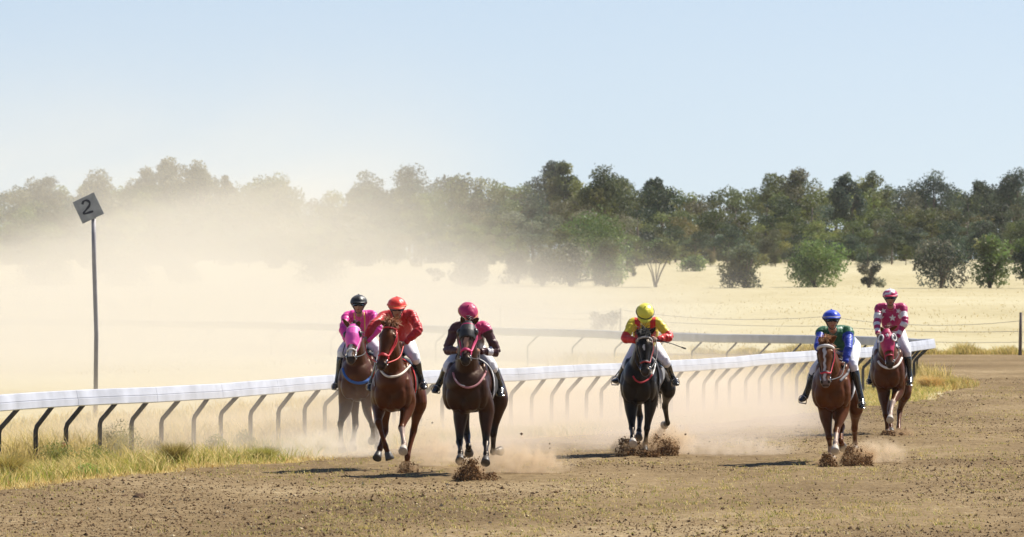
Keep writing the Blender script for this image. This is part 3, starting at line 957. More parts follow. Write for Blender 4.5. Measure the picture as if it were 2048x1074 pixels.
    for key, lg in cfg['legs'].items():
        q = -1 if key[1] == 'l' else 1
        if key[0] == 'f':
            el = W(lg['elbow'], -.26)
            J = solve(el, lg['pts'], (.42, .30, .19), lg['sgn'])
            sh = B(.38, q * .17 * wd, 1.18)
            k, f_, h_ = J[1], J[2], J[3]
            cor = f_.lerp(h_, .50)
            loft(S, spline_st([(sh, .13, .17), (el + Vector((0, 0, .08)), .115, .145), (el.lerp(k, .2), .094, .118), (el.lerp(k, .6), .064, .078), (el.lerp(k, .9), .048, .050), (k, .052, .054), (k.lerp(f_, .15), .044, .046),
                               (k.lerp(f_, .4), .034, .038), (k.lerp(f_, .8), .034, .040), (f_, .043, .048), (f_.lerp(h_, .28), .034, .036), (cor, .046, .046), (f_.lerp(h_, .58), .03, .03)], 3), sd, 14)
            chain = [el, k, f_, h_]
        else:
            hip = B(-.72, q * .15 * wd, 1.30)
            st_ = W(lg['stifle'], .55) if 'stifle' in lg else B(-.48, q * .19, 1.0)
            J = solve(st_, lg['pts'], (.44, .40, .19), lg['sgn'])
            k, f_, h_ = J[1], J[2], J[3]
            cor = f_.lerp(h_, .50)
            loft(S, spline_st([(hip, .15, .22), (hip.lerp(st_, .5), .145, .20), (st_, .115, .145), (st_.lerp(k, .35), .085, .105), (st_.lerp(k, .75), .052, .058), (k, .052, .062), (k.lerp(f_, .18), .044, .050),
                               (k.lerp(f_, .5), .036, .042), (k.lerp(f_, .85), .036, .042), (f_, .045, .050), (f_.lerp(h_, .28), .036, .038), (cor, .047, .047), (f_.lerp(h_, .58), .03, .03)], 3), sd, 14)
            chain = [st_, k, f_, h_]
        LEG[key] = chain
        hoofs.append((cor, h_, lg.get('hoof', 'dark')))
    body = fuse(S, 'body', [coat_m], root, voxel=.0125, smooth=4)
    # markings
    V = verts_of(body)
    c = cfg['coat']
    T = np.tile(np.array(c, float), (len(V), 1))
    Zb = V[:, 2]
    # slightly paler inside flanks and belly is natural in bays: left alone; dark or white points on the legs
    for key, ch in LEG.items():
        mk = cfg.get('points')
        for i in (1, 2):
            t, d = seg_t(V, ch[i], ch[i + 1])
            near = smoothstep(.11, .075, d)
            if mk is not None: T = T * (1 - near[:, None]) + np.array(mk) * near[:, None]
        if mk is not None:
            t, d = seg_t(V, ch[0], ch[1])
            near = smoothstep(.12, .09, d) * smoothstep(.55, .95, t)
            T = T * (1 - near[:, None]) + np.array(mk) * near[:, None]
        sk = cfg['legs'][key].get('sock')
        if sk:
            a = ch[1].lerp(ch[2], sk)
            for p, q in ((a, ch[2]), (ch[2], ch[3])):
                t, d = seg_t(V, p, q); near = smoothstep(.085, .06, d)[:, None]
                T = T * (1 - near) + np.array((.36, .27, .22)) * near
    P0 = np.array(poll); rel = V - P0
    th = rel @ np.array(hd) / Lh; lat = rel @ np.array(hs); fr = rel @ np.array(hf)
    onhead = (th > -.12) & (th < 1.1) & (np.abs(lat) < .16) & (fr > -.2) & (np.linalg.norm(rel - np.outer(th * Lh, np.array(hd)), axis=1) < .2)
    mz = cfg.get('muzzle', (.03, .022, .02))
    w = (smoothstep(.78, .94, th) * onhead)[:, None]
    T = T * (1 - w) + np.array(mz) * w
    if 'blaze' in cfg:
        bl = cfg['blaze']     # list of (t, centre, half width)
        tt_ = [b[0] for b in bl]
        cen = np.interp(th, tt_, [b[1] for b in bl]); hw = np.interp(th, tt_, [b[2] for b in bl])
        wob = .006 * np.sin(th * 40)
        w = (smoothstep(hw + .006, hw - .004, np.abs(lat - cen + wob)) * onhead * (fr > -.02) * (th > tt_[0]) * (th < tt_[-1]) * (hw > .002))[:, None]
        T = T * (1 - w) + np.array(cfg.get('blaze_col', (.55, .50, .46))) * w
    # inside of the ears and nostrils
    for q in (-1, 1):
        d = np.linalg.norm(V - np.array(HP(.925, 90 - 48 * q, 1.05)), axis=1)
        w = smoothstep(.030, .018, d)[:, None]; T = T * (1 - w) + np.array((.012, .009, .009)) * w
    w = (np.exp(-((th - 1.0) / .018) ** 2) * onhead * (np.abs(lat) < .06))[:, None]
    T = T * (1 - w) + np.array((.015, .01, .01)) * w
    colattr(body.data, 'tint', np.clip(T, 0, 1))
    # eyes
    for q in (-1, 1):
        ball(Soup(), (0, 0, 0), (1, 1, 1))
        e = Soup(); ball(e, HP(.235, 90 - 70 * q, 1.0), (.022, .022, .026), 12); e.build('eye', [eye_m], body)
    # hooves
    for cor, h_, kind in hoofs:
        d = (h_ - cor).normalized(); hl = max((h_ - cor).length, .085)
        tip = cor + d * hl
        Hh = Soup()
        loft(Hh, [(cor - d * .012, .044, .044), (cor + d * .01, .049, .050), (cor + d * hl * .55, .056, .058), (tip, .064, .068), (tip + d * .004, .058, .062)], sd, 16)
        Hh.build('hoof', [hoof_pale if kind == 'pale' else hoof_dark], root)
    # tail
    tb = B(-1.03, 0, 1.36)
    strands('tail', [tb + Vector(rng.normal(size=3)) * .025 for _ in range(46)], [-fwd * .9 + Vector((0, 0, .0))] * 46, .75, hair(cfg['mane']), root, rng, .014, 5, 1.6, .10)
    # mane along the crest and forelock
    rts, drs = [], []
    for i in range(90):
        t = rng.uniform(.02, 1)
        p = nb.lerp(poll, t) + Vector((0, 0, .20 * (1 - t) + .10))
        p += Vector(rng.normal(size=3)) * .02
        rts.append(p); drs.append(Vector((cfg.get('mane_side', 1) * .5, .7, .25)))
    strands('mane', rts, drs, .15, hair(cfg['mane']), root, rng, .009, 4, 1.1, .25)
    nf, fl, fdir = cfg.get('forelock', (26, .15, (0, -.3, .2)))
    rts = [poll + hs * rng.uniform(-.05, .05) + hf * rng.uniform(-.02, .03) - hd * rng.uniform(.0, .06) + Vector((0, 0, .03)) for _ in range(nf)]
    if nf: strands('forelock', rts, [Vector(fdir)] * nf, fl, hair(cfg['mane']), root, rng, .0065, 5, 1.6, .30)
    H = dict(root=root, body=body, W=W, B=B, HP=HP, hs=hs, hf=hf, hd=hd, poll=poll, nose=nose, Lh=Lh, sd=sd, fwd=fwd, TR=TR, cfg=cfg, Y0=Y0, s=s, org=org, hst=hst, HD=HD, lift=lift, rng=rng)
    return H

def ring_on_head(H, t, mat, name, r=.010, sc=1.06, parent=None, tilt=0.0, n=28, flat=1.0):
    pts = [H['HP'](t + tilt * math.sin(math.radians(a)), a, sc) for a in np.linspace(0, 360, n)]
    return Soup().tube(pts, r, 6, cap=False).build(name, [mat], parent or H['root'])

def drape(H, pts, name, mat, r=.014, flat=None, off=.010, parent=None, per=8):
    """a band lying on the front of the horse: every point is dropped on to the coat along the line of sight"""
    bm = bmesh.new(); bm.from_mesh(H['body'].data); tr = BVHTree.FromBMesh(bm); bm.free()
    eye = Vector((0, 0, CAMZ)) - H['org']
    P = []
    for a in catmull(pts, per):
        q = H['W']((a[0], a[1]), 0); d = (q - eye).normalized()
        hit = tr.ray_cast(eye, d)
        while hit[0] is not None and hit[0].y < -.66 - .1:      # past the head, on to the chest
            hit = tr.ray_cast(hit[0] + d * .01, d)
        if hit[0] is not None and hit[0].y < .3: P.append(hit[0] - d * off)
        elif P: P.append(Vector((q.x, P[-1].y + .02, q.z)))
    for _ in range(2):
        P = [P[0]] + [(P[i - 1] + P[i] * 2 + P[i + 1]) / 4 for i in range(1, len(P) - 1)] + [P[-1]]
    if flat is None:
        return Soup().tube(P, r, 8).build(name, [mat], parent or H['root'])
    S = Soup(); sv = []
    for i in range(len(P)):
        d = P[min(i + 1, len(P) - 1)] - P[max(i - 1, 0)]
        v = d.cross(Vector((0, 1, 0))); v = v.normalized() if v.length > 1e-5 else Vector((0, 0, 1))
        sv.append(v)
    return loft(S, [(p, r, flat) for p in P], sv, 10).build(name, [mat], parent or H['root'])

def tack(H):
    """bridle, reins ends, breast band, saddle cloth, saddle, girth, stirrups"""
    cfg, root, HP, B, W, rng = H['cfg'], H['root'], H['HP'], H['B'], H['W'], H['rng']
    col = cloth(cfg.get('bridle', (.02, .018, .018)), .45)
    hs, hf, hd, Lh = H['hs'], H['hf'], H['hd'], H['Lh']
    br = empty('bridle'); br.parent = root
    ring_on_head(H, .70, col, 'noseband', .013, 1.07, br)
    ring_on_head(H, .03, col, 'headpiece', .011, 1.10, br, tilt=.04)
    if 'browband' in cfg:
        c, r = cfg['browband']
        pts = [HP(.10, a, 1.10) for a in np.linspace(5, 175, 16)]
        Soup().tube(pts, r, 8).build('browband', [cloth(c, .8)], br)
    for q in (-1, 1):
        pts = [HP(t, 90 - 82 * q, 1.07) for t in np.linspace(.05, .84, 10)]
        Soup().tube(pts, .010, 6).build('cheekpiece', [col], br)
        c = HP(.85, 90 - 88 * q, 1.08)
        pts = [c + hd * (.036 * math.cos(a)) + hf * (.036 * math.sin(a)) for a in np.linspace(0, 6.283, 14)]
        Soup().tube(pts, .007, 6, cap=False).build('bit_ring', [metal_m], br)
    # cheek strap coloured loop low on the throat side, as the race bridles have
    if cfg.get('throat'):
        pts = [HP(t, a, 1.12) for t, a in [(.10, 5), (.3, -8), (.5, -6), (.68, 5), (.72, 40), (.72, 90), (.72, 140), (.68, 175)]]
        Soup().tube([Vector(p) for p in catmull([tuple(p) for p in pts], 4)], .013, 6).build('halter_strap', [cloth(cfg['throat'], .5)], br)
    if 'hood' in cfg:
        hc = cfg['hood']
        S = Soup()
        t0, t1 = hc['range']
        ts = np.linspace(t0, t1, 9)
        st = []
        for t in ts:
            a, b_ = HP(t, 0), HP(t, 180); f_, k_ = HP(t, 90), HP(t, 270)
            st.append(((a + b_) / 2, (a - b_).length / 2 * 1.08 + .006, (f_ - k_).length / 2 * 1.08 + .006))
        loft(S, st, hs, 22, 2.2)
        ho = fuse(S, 'hood', [cloth(hc['col'], .55)], root, .011, 2)
        for q in (-1, 1):
            c0 = HP(.22, 90 - 52 * q, 1.02)
            axis = (hf * .80 + hs * (q * .75) + hd * .1).normalized()
            if hc['cup'] == 'ring':
                up = hd; rt = axis.cross(up).normalized()
                cc = c0 + axis * .018
                C = Soup(); C.tube([cc - axis * .02, cc + axis * .012], [.052, .056], 18); C.build('eye_cup', [cloth((.05, .045, .05), .4)], ho)
                pts = [cc + axis * .014 + up * (.060 * math.cos(a)) + rt * (.050 * math.sin(a)) for a in np.linspace(0, 6.283, 22)]
                Soup().tube(pts, .013, 7, cap=False).build('cup_rim', [white_cloth], ho)
            else:
                C = Soup(); ball(C, HP(.22, 90 - 68 * q, 1.02), (.044, .052, .054), 14); C.build('eye_cup', [leather_m], ho)
        if hc.get('star'):
            cS = HP(.17, 90, 1.13) + hf * .008
            V = [cS + hf * .004]
            for k in range(10):
                r = .042 if k % 2 == 0 else .017; a = math.pi / 2 + k * math.pi / 5
                V.append(cS + hs * (r * math.cos(a)) - hd * (r * math.sin(a)) - hf * (.25 * abs(r * math.cos(a))))
            mesh_np('star', [tuple(v) for v in V], tris=[(0, k + 1, (k + 1) % 10 + 1) for k in range(10)], mats=[white_cloth], parent=ho)
        if hc.get('trim'):
            ring_on_head(H, t1 + .01, cloth(hc['trim'], .6), 'hood_trim', .011, 1.14, ho)
            ring_on_head(H, t0 + .10, cloth(hc['trim'], .6), 'hood_trim', .010, 1.16, ho)
    if 'breast' in cfg:
        for bnd in cfg['breast']:
            drape(H, bnd['pts'], 'breast_band', cloth(bnd['col'], .7), bnd.get('r', .012), bnd.get('flat'))
    # saddle cloth over the back, girth and saddle
    TR = H['TR']
    def body_pt(f, ang, sc):
        z = np.interp(f, [t[0] for t in TR], [t[1] for t in TR]); hh = np.interp(f, [t[0] for t in TR], [t[2] for t in TR]); hw = np.interp(f, [t[0] for t in TR], [t[3] for t in TR])
        a = math.radians(ang); c, q = math.cos(a), math.sin(a)
        c = math.copysign(abs(c) ** (2 / 2.25), c); q = math.copysign(abs(q) ** (2 / 2.25), q)
        return B(f, hw * sc * c, z + hh * sc * q)
    def sheet(name, f0, f1, a0, a1, sc, mat, parent, th=.012):
        V = []
        na, nf_ = 26, 7
        for layer in (sc, sc + th / .3):
            for i in range(nf_):
                for k in range(na):
                    f = f0 + (f1 - f0) * i / (nf_ - 1); a = a0 + (a1 - a0) * k / (na - 1)
                    V.append(body_pt(f, a, layer + .006 * math.sin(k * 1.3 + i)))
        N = nf_ * na; Q = []
        for i in range(nf_ - 1):
            for k in range(na - 1):
                a = i * na + k
                Q.append((a, a + 1, a + na + 1, a + na)); Q.append((N + a, N + a + na, N + a + na + 1, N + a + 1))
        for i in range(nf_ - 1):
            for k in (0, na - 1):
                a = i * na + k; Q.append((a, a + na, N + a + na, N + a))
        for k in range(na - 1):
            for i in (0, nf_ - 1):
                a = i * na + k; Q.append((a, a + 1, N + a + 1, N + a))
        return mesh_np(name, [tuple(v) for v in V], quads=Q, mats=[mat], smooth=True, parent=parent)
    lo = cfg.get('cloth_low', -12)
    sheet('saddle_cloth', -.55, .08, lo, 180 - lo, 1.045, cloth(cfg.get('cloth', (.75, .74, .74)), .8), root)
    if cfg.get('cloth_edge'):
        sheet('cloth_edge', .06, .10, lo - 2, 182 - lo, 1.05, cloth(cfg['cloth_edge'], .8), root)
    sheet('girth', -.08, .02, -178, -2, 1.03, cloth((.04, .035, .035)), root)
    S = Soup()
    loft(S, spline_st([(B(-.42, 0, 1.60), .10, .02), (B(-.36, 0, 1.615), .14, .03), (B(-.2, 0, 1.595), .11, .03), (B(-.05, 0, 1.60), .09, .035), (B(.0, 0, 1.62), .06, .03)], 3), H['sd'], 14)
    for q in (-1, 1):
        pts = [body_pt(-.16, 90 - q * a, 1.08) for a in (10, 30, 50, 68)]
        loft(S, [(p, .15, .016) for p in pts], H['fwd'], 12)
    sad = fuse(S, 'saddle', [leather_m], root, .012, 2)
    H['saddle'] = sad; H['body_pt'] = body_pt
# ------------------------------------------------------------------ a jockey
SKIN = (.34, .17, .11)
def make_jockey(H, c):
    W, s, org, Y0 = H['W'], H['s'], H['org'], H['Y0']
    rng = np.random.default_rng(c['seed'])
    hips_c = W(c['hips'], c.get('hips_dy', .36))
    root = empty('person', org + Vector((hips_c.x, hips_c.y, 0)))
    tag(root, c['label'], 'jockey', 'jockeys riding the racehorses')
    sh0 = root.location - org
    def J(p, dy): return W(p, dy) - sh0
    def solve(start, p, dy0, l, g):
        q = J(p, dy0); dxz = math.hypot(q.x - start.x, q.z - start.z)
        return J(p, dy0 + g * math.sqrt(max(l * l - dxz * dxz, .0004)))
    hips = J(c['hips'], c.get('hips_dy', .36))
    sdy = c.get('sh_dy', -.08)
    shl, shr = J(c['shoulders'][0], sdy), J(c['shoulders'][1], sdy + c.get('sh_skew', 0))
    sm = (shl + shr) / 2
    side = (shr - shl).normalized()
    sp = (sm - hips)
    spd = sp.normalized()
    back = side.cross(spd); back = back if back.y > 0 else -back     # away from the camera, out of the back
    arms = []
    for k, (st, e, h) in enumerate(zip((shl, shr), c['elbows'], c['hands'])):
        el = solve(st, e, sdy, .30, -1); ha = solve(el, h, el.y + sh0.y, .27, -1)
        arms.append((st, el, ha))
    legs = []
    for k, q in enumerate((-1, 1)):
        hj = hips + Vector((q * .10, 0, -.02))
        kn = solve(hj, c['knees'][k], c.get('hips_dy', .36), .46, -1)
        an = solve(kn, c['ankles'][k], kn.y + sh0.y, .41, 1)
        to = solve(an, c['toes'][k], an.y + sh0.y, .20, -1)
        legs.append((hj, kn, an, to))
    # head frame
    ht = J(c['head_top'], c.get('head_dy', -.34)); ch = J(c['chin'], c.get('head_dy', -.34))
    bow = math.radians(c.get('bow', 10))
    v = ht - ch; tilt = math.atan2(v.x, v.z)
    hu = Vector((math.sin(tilt) * math.cos(bow), -math.sin(bow), math.cos(tilt) * math.cos(bow))).normalized()
    turn = math.radians(c.get('turn', 0))
    hx = Vector((math.cos(turn), -math.sin(turn), 0)); hx = (hx - hu * hx.dot(hu)).normalized()
    hf = hu.cross(hx); hf = -hf if hf.y > 0 else hf
    top = ht
    hc = top - hu * .158
    def head(x, f, u): return hc + hx * x + hf * f + hu * u
    Rh = Matrix((hx, hf, hu)).transposed()
    # ---- continuous body
    S = Soup()
    TOR = [(hips - spd * .12, .135, .10), (hips, .165, .135), (hips + sp * .3, .145, .12), (hips + sp * .62, .165, .125), (hips + sp * .88, .165, .105), (sm + spd * .03, .10, .08), (sm + spd * .06, .06, .055)]
    loft(S, spline_st(TOR, 4), side, 20, 2.2)
    nk = head(0, -.035, -.11)
    loft(S, [(sm - spd * .04, .07, .07), (sm.lerp(nk, .5), .056, .06), (nk, .052, .056), (head(0, -.01, -.03), .05, .05)], side, 14)
    ball(S, head(0, -.012, .025), (.078, .098, .105), 18, Rh)
    loft(S, spline_st([(head(0, .012, .03), .070, .080), (head(0, .022, -.035), .064, .074), (head(0, .030, -.082), .044, .052), (head(0, .034, -.112), .024, .026)], 3), hx, 16)
    loft(S, [(head(0, .088, .005), .008, .008), (head(0, .108, -.03), .013, .012), (head(0, .096, -.045), .015, .010)], hx, 10)
    ball(S, head(0, .088, -.066), (.024, .010, .007), 10, Rh); ball(S, head(0, .086, -.078), (.021, .010, .008), 10, Rh)
    for q in (-1, 1):
        ball(S, head(q * .079, -.008, -.01), (.012, .020, .032), 10, Rh)
        ball(S, head(q * .034, .070, -.03), (.022, .018, .02), 10, Rh)
    for st, el, ha in arms:
        loft(S, spline_st([(sm.lerp(st, .55), .07, .07), (st, .062, .062), (st.lerp(el, .5), .050, .052), (el, .041, .041), (el.lerp(ha, .35), .042, .040), (el.lerp(ha, .85), .029, .024), (ha, .028, .022)], 3), Vector((0, .3, 1)), 12)
        d = (ha - el).normalized(); f = (Vector((d.x * .4, -1, d.z * .2))).normalized()
        q = -1 if st.x < sm.x else 1
        inn = Vector((-q, 0, 0)); inn = (inn - f * inn.dot(f)).normalized(); u = Vector((0, 0, 1)); u = (u - f * u.dot(f)).normalized()
        pc = ha + f * .045
        loft(S, [(ha, .027, .022), (ha + f * .03, .042, .020), (ha + f * .065, .045, .019), (ha + f * .085, .040, .015)], u, 12)
        for i in range(4):
            b = ha + f * (.078 + (.006, .010, .008, 0)[i]) + u * (.034 - .0225 * i)
            l = (.032, .036, .034, .027)[i]
            p1 = b + f * l * .8 + inn * .008; p2 = p1 + inn * (l * .8) - f * .006; p3 = p2 - f * (l * .75) + inn * .004
            S.tube([b - f * .02, b, p1, p2, p3], [.0098, .0102, .0096, .0088, .0078], 8)
        t0 = ha + f * .022 + u * .030 + inn * .012
        S.tube([t0, t0 + f * .030 + inn * .018 + u * .010, t0 + f * .058 + inn * .026 + u * .004, t0 + f * .075 + inn * .020 - u * .006], [.013, .012, .0105, .009], 8)
    for hj, kn, an, to in legs:
        loft(S, spline_st([(hips.lerp(hj, .6), .10, .10), (hj, .098, .105), (hj.lerp(kn, .5), .078, .085), (kn, .056, .060), (kn.lerp(an, .3), .052, .058), (kn.lerp(an, .75), .034, .038), (an, .027, .030)], 3), Vector((1, 0, 0)), 14)
        d = (to - an)
        loft(S, [(an - d.normalized() * .02, .024, .026), (an + d * .3, .026, .024), (an + d * .65, .028, .018), (an + d * .85, .018, .012)], Vector((1, 0, 0)), 12)
    body = fuse(S, 'body', [skin_m], root, voxel=.0078, smooth=2, fac=.4)
    V = verts_of(body)
    T = np.tile(np.array(c.get('skin', SKIN)), (len(V), 1))
    rel = V - np.array(hc); hx_, hf_, hu_ = rel @ np.array(hx), rel @ np.array(hf), rel @ np.array(hu)
    lips = ((np.abs(hx_) < .023) & (np.abs(hu_ + .072) < .011) & (hf_ > .06))[:, None]
    T = np.where(lips, T * np.array((.85, .5, .5)), T)
    gl = c.get('gloves')
    if gl:
        for st, el, ha in arms:
            w = (np.linalg.norm(V - np.array(ha + (ha - el).normalized() * .05), axis=1) < .10)[:, None]
            T = np.where(w, np.array(gl), T)
    colattr(body.data, 'tint', T)
    # hair under the back of the helmet
    hS = Soup(); ball(hS, head(0, -.045, -.02), (.080, .068, .085), 14, Rh)
    hS.build('hair', [cloth(c.get('hair', (.05, .03, .02)), .7)], body)
    for q in (-1, 1):
        e = Soup(); ball(e, head(q * .032, .076, .008), (.014, .012, .010), 10, Rh); e.build('eye', [eye_m], body)
    # ---- helmet
    Hs = Soup(); n = 28; m = 11; Vv = []; Q = []
    Rr = (.130, .155, .116)
    def hp(lat, lon, k=1.0):
        return head(Rr[0] * k * math.sin(lat) * math.cos(lon), -.012 + Rr[1] * k * math.sin(lat) * math.sin(lon), .040 + Rr[2] * k * math.cos(lat))
    lats = list(np.linspace(.02, 1.66, m))
    for lat in lats:
        for j in range(n):
            lon = 2 * math.pi * j / n
            l2 = lat * (1 + .10 * max(0, -math.sin(lon)) * (lat / 1.66))       # lower at the back
            puff = 1 + .015 * math.sin(lon * 6) * math.sin(lat)
            Vv.append(hp(l2, lon, puff))
    for j in range(n):
        lon = 2 * math.pi * j / n; Vv.append(hp(1.60, lon, .90))
    for j in range(n):
        lon = 2 * math.pi * j / n; Vv.append(hp(.9, lon, .86))
    for i in range(m + 1):
        for j in range(n):
            a = i * n + j; b = i * n + (j + 1) % n
            Q.append((a, a + n, b + n, b))
    Hs.add([tuple(v) for v in Vv], Q)
    ball(Hs, hp(0, 0, 1.02), (.013, .013, .010), 8, Rh)
    hel = Hs.build('helmet', [silk_m], root)
    V = verts_of(hel); rel = V - np.array(hc)
    T = np.tile(np.array(c['helmet'], float), (len(V), 1))
    if 'helmet_pat' in c: T = c['helmet_pat'](rel @ np.array(hx), rel @ np.array(hf), rel @ np.array(hu), T)
    colattr(hel.data, 'tint', T)
    # peak
    Pk = []; PQ = []
    k = 15
    for layer in (0, -.010):
        for i in range(k):
            a = math.radians(30 + 120 * i / (k - 1))
            for ext, dr in ((0, 0), (.5, -.006), (1, -.016)):
                r = .0 + ext * .062 * math.sin(math.pi * i / (k - 1)) ** .6
                b = hp(1.52, a, 1.0)
                Pk.append(b + hf * r * math.sin(a) + hx * r * math.cos(a) * .3 + hu * (dr + layer))
    N = k * 3
    for i in range(k - 1):
        for e in range(2):
            a = i * 3 + e
            PQ.append((a, a + 1, a + 4, a + 3)); PQ.append((N + a, N + a + 3, N + a + 4, N + a + 1))
        a = i * 3 + 2; PQ.append((a, N + a, N + a + 3, a + 3))
    mesh_np('peak', [tuple(v) for v in Pk], quads=PQ, mats=[cloth(c.get('peak', c['helmet']), .5)], smooth=True, parent=hel)
    if 'band' in c:
        pts = [hp(1.50, a, 1.012) for a in np.linspace(0, 2 * math.pi, 40)]
        Soup().tube(pts, .0085, 6, cap=False).build('hat_band', [cloth(c['band'], .5)], hel)
    # chin strap
    pts = [hp(1.7, 0, .92), head(.066, .035, -.06), head(.03, .055, -.118), head(-.03, .055, -.118), head(-.066, .035, -.06), hp(1.7, math.pi, .92)]
    Soup().tube([Vector(p) for p in catmull([tuple(p) for p in pts], 5)], .006, 6).build('chin_strap', [leather_m], hel)
    # goggles
    if c.get('goggles', True):
        Vv, Q = [], []
        k = 21
        for layer in (1.0, .90):
            for i in range(k):
                a = math.radians(22 + 136 * i / (k - 1)); w = 1 - .30 * math.exp(-((a - math.pi / 2) / .16) ** 2)
                for u_ in (-1, 0, 1):
                    r = layer * (1.0 if u_ == 0 else .955)
                    Vv.append(head(.090 * r * math.cos(a), .012 + .098 * r * math.sin(a), .006 + u_ * .026 * w))
        N = k * 3
        for i in range(k - 1):
            for e in range(2):
                a = i * 3 + e; Q.append((a, a + 3, a + 4, a + 1)); Q.append((N + a, N + a + 1, N + a + 4, N + a + 3))
            for e in (0, 2):
                a = i * 3 + e; Q.append((a, a + 3, N + a + 3, N + a))
        g = mesh_np('goggles', [tuple(v) for v in Vv], quads=Q, mats=[lens_m], smooth=True, parent=root)
        pts = [head(.094 * math.cos(a), .0 + .108 * math.sin(a), .008) for a in np.linspace(math.radians(155), math.radians(385), 24)]
        Soup().tube(pts, .010, 6).build('goggle_strap', [leather_m], g)
    # ---- silks
    S = Soup()
    hm = c.get('hem', 0)
    TS = [(hips + sp * (.06 + hm), .165, .145), (hips + sp * (.22 + hm), .175, .150), (hips + sp * .62, .195, .158), (hips + sp * .90, .185, .130), (sm + spd * .035, .115, .095), (sm + spd * .075, .066, .066)]
    loft(S, spline_st(TS, 4), side, 22, 2.2)
    ball(S, hips + sp * .55 + back * .075, (.17, .10, .17), 16, Matrix((side, back, spd)).transposed())      # wind in the back of the shirt
    for st, el, ha in arms:
        cuff = el.lerp(ha, .90)
        loft(S, spline_st([(sm.lerp(st, .45), .080, .080), (st, .078, .076), (st.lerp(el, .45), .070, .068), (el, .060, .060), (el.lerp(ha, .35), .058, .055), (el.lerp(ha, .75), .046, .043), (cuff, .040, .036), (cuff + (ha - el) * .01, .03, .03)], 4), Vector((0, .3, 1)), 14)
    loft(S, [(sm, .085, .085), (sm.lerp(nk, .45), .070, .072), (sm.lerp(nk, .6), .064, .066)], side, 14)
    # creases: shallow folds running round the sleeves and across the back
    silk = fuse(S, 'silks', [silk_m], root, voxel=.0095, smooth=3, fac=.5)
    V = verts_of(silk)
    tt, dtor = seg_t(V, hips, sm)
    info = dict(V=V, tt=tt, x=(V - np.array(sm)) @ np.array(side), up=(V - np.array(sm)) @ np.array(spd), back=(V - np.array(sm)) @ np.array(back))
    ua = np.zeros(len(V)); best = np.full(len(V), 9.0); which = np.zeros(len(V), int)
    for k, (st, el, ha) in enumerate(arms):
        for j, (a, b) in enumerate(((st, el), (el, ha))):
            t, d = seg_t(V, a, b); m_ = d < best
            ua = np.where(m_, t + j, ua); best = np.where(m_, d, best); which = np.where(m_, k, which)
    info.update(ua=ua, isarm=(best < dtor * .62) & (best < .125), which=which, dz=V[:, 2] - sm.z)
    T = np.tile(np.array(c['silk'], float), (len(V), 1))
    if 'silk_pat' in c: T = c['silk_pat'](info, T)
    colattr(silk.data, 'tint', T)
    # folds moved into the cloth itself
    nrm = np.empty(len(V) * 3, np.float32); silk.data.vertices.foreach_get('normal', nrm); nrm = nrm.reshape(-1, 3)
    f1 = fbm(ua * 5.5 + V[:, 0] * 4 + which * 9, V[:, 2] * 7 + V[:, 1] * 9 + c['seed'], 31, 3) - .5
    f2 = fbm((V[:, 0] + V[:, 2] * .5) * 13 + c['seed'] * 3, (V[:, 2] - V[:, 0] * .5) * 6 + V[:, 1] * 5, 47, 3) - .5
    fold = np.where(info['isarm'], .030 * f1, .030 * f2)
    V2 = V + nrm * fold[:, None]
    silk.data.vertices.foreach_set('co', V2.astype(np.float32).ravel()); silk.data.update()
    if 'star' in c:                                  # sewn-on stars lying on the cloth
        bm = bmesh.new(); bm.from_mesh(silk.data); tr = BVHTree.FromBMesh(bm); bm.free()
        eye = Vector((0, 0, CAMZ)) - org - sh0
        for (px, py, rad, rot) in c['star']:
            Vv = []
            for k in range(21):
                if k == 0: dx = dz = 0
                else:
                    kk = k - 1; 
                    a = math.pi / 2 + rot + kk * math.pi / 10
                    ph = kk % 4; r = rad * (1.0, .60, .42, .60)[ph]
                    dx, dz = r * math.cos(a), r * math.sin(a)
                q = J((px + dx, py - dz), -.3); d = (q - eye).normalized(); hit = tr.ray_cast(eye, d)
                Vv.append((hit[0] - d * .006) if hit[0] is not None else None)
            if any(v is None for v in Vv): continue
            mesh_np('star', [tuple(v) for v in Vv], tris=[(0, k + 1, (k + 1) % 20 + 1) for k in range(20)], mats=[white_cloth], parent=silk)
    # cuffs
    for st, el, ha in arms:
        d = (ha - el).normalized(); p = el.lerp(ha, .9)
        if c.get('cuff'):
            Soup().tube([p - d * .02, p, p + d * .02], [.043, .042, .038], 12).build('cuff', [cloth(c['cuff'], .6)], silk)
    # ---- breeches
    S = Soup()
    loft(S, spline_st([(hips - spd * .14, .12, .10), (hips - spd * .05, .175, .145), (hips + sp * .10, .172, .140), (hips + sp * (.26 + hm), .158, .132)], 3), side, 18, 2.2)
    for hj, kn, an, to in legs:
        kt = kn.lerp(an, .22)
        loft(S, spline_st([(hips.lerp(hj, .6), .115, .12), (hj, .115, .122), (hj.lerp(kn, .5), .095, .102), (kn, .070, .074), (kn.lerp(an, .14), .064, .070), (kt, .058, .064), (kt + (an - kn) * .02, .04, .045)], 3), Vector((1, 0, 0)), 16)
    br = fuse(S, 'breeches', [breech_m], root, voxel=.0095, smooth=3)
    # ---- boots
    for hj, kn, an, to in legs:
        S = Soup(); bt = kn.lerp(an, .20)
        d = to - an; dn = d.normalized()
        loft(S, spline_st([(bt, .062, .068), (kn.lerp(an, .35), .061, .068), (kn.lerp(an, .7), .047, .052), (an, .046, .052), (an + (an - kn).normalized() * .05, .044, .048)], 3), Vector((1, 0, 0)), 14)
        heel = an - dn * .055 + (an - kn).normalized() * .045
        loft(S, spline_st([(heel, .034, .034), (an + (an - kn).normalized() * .025, .046, .050), (an + d * .35 + (an - kn).normalized() * .015, .046, .046), (an + d * .7 + (an - kn).normalized() * .008, .050, .036), (an + d * .95, .044, .026), (to + dn * .03, .024, .016)], 3), Vector((1, 0, 0)), 14)
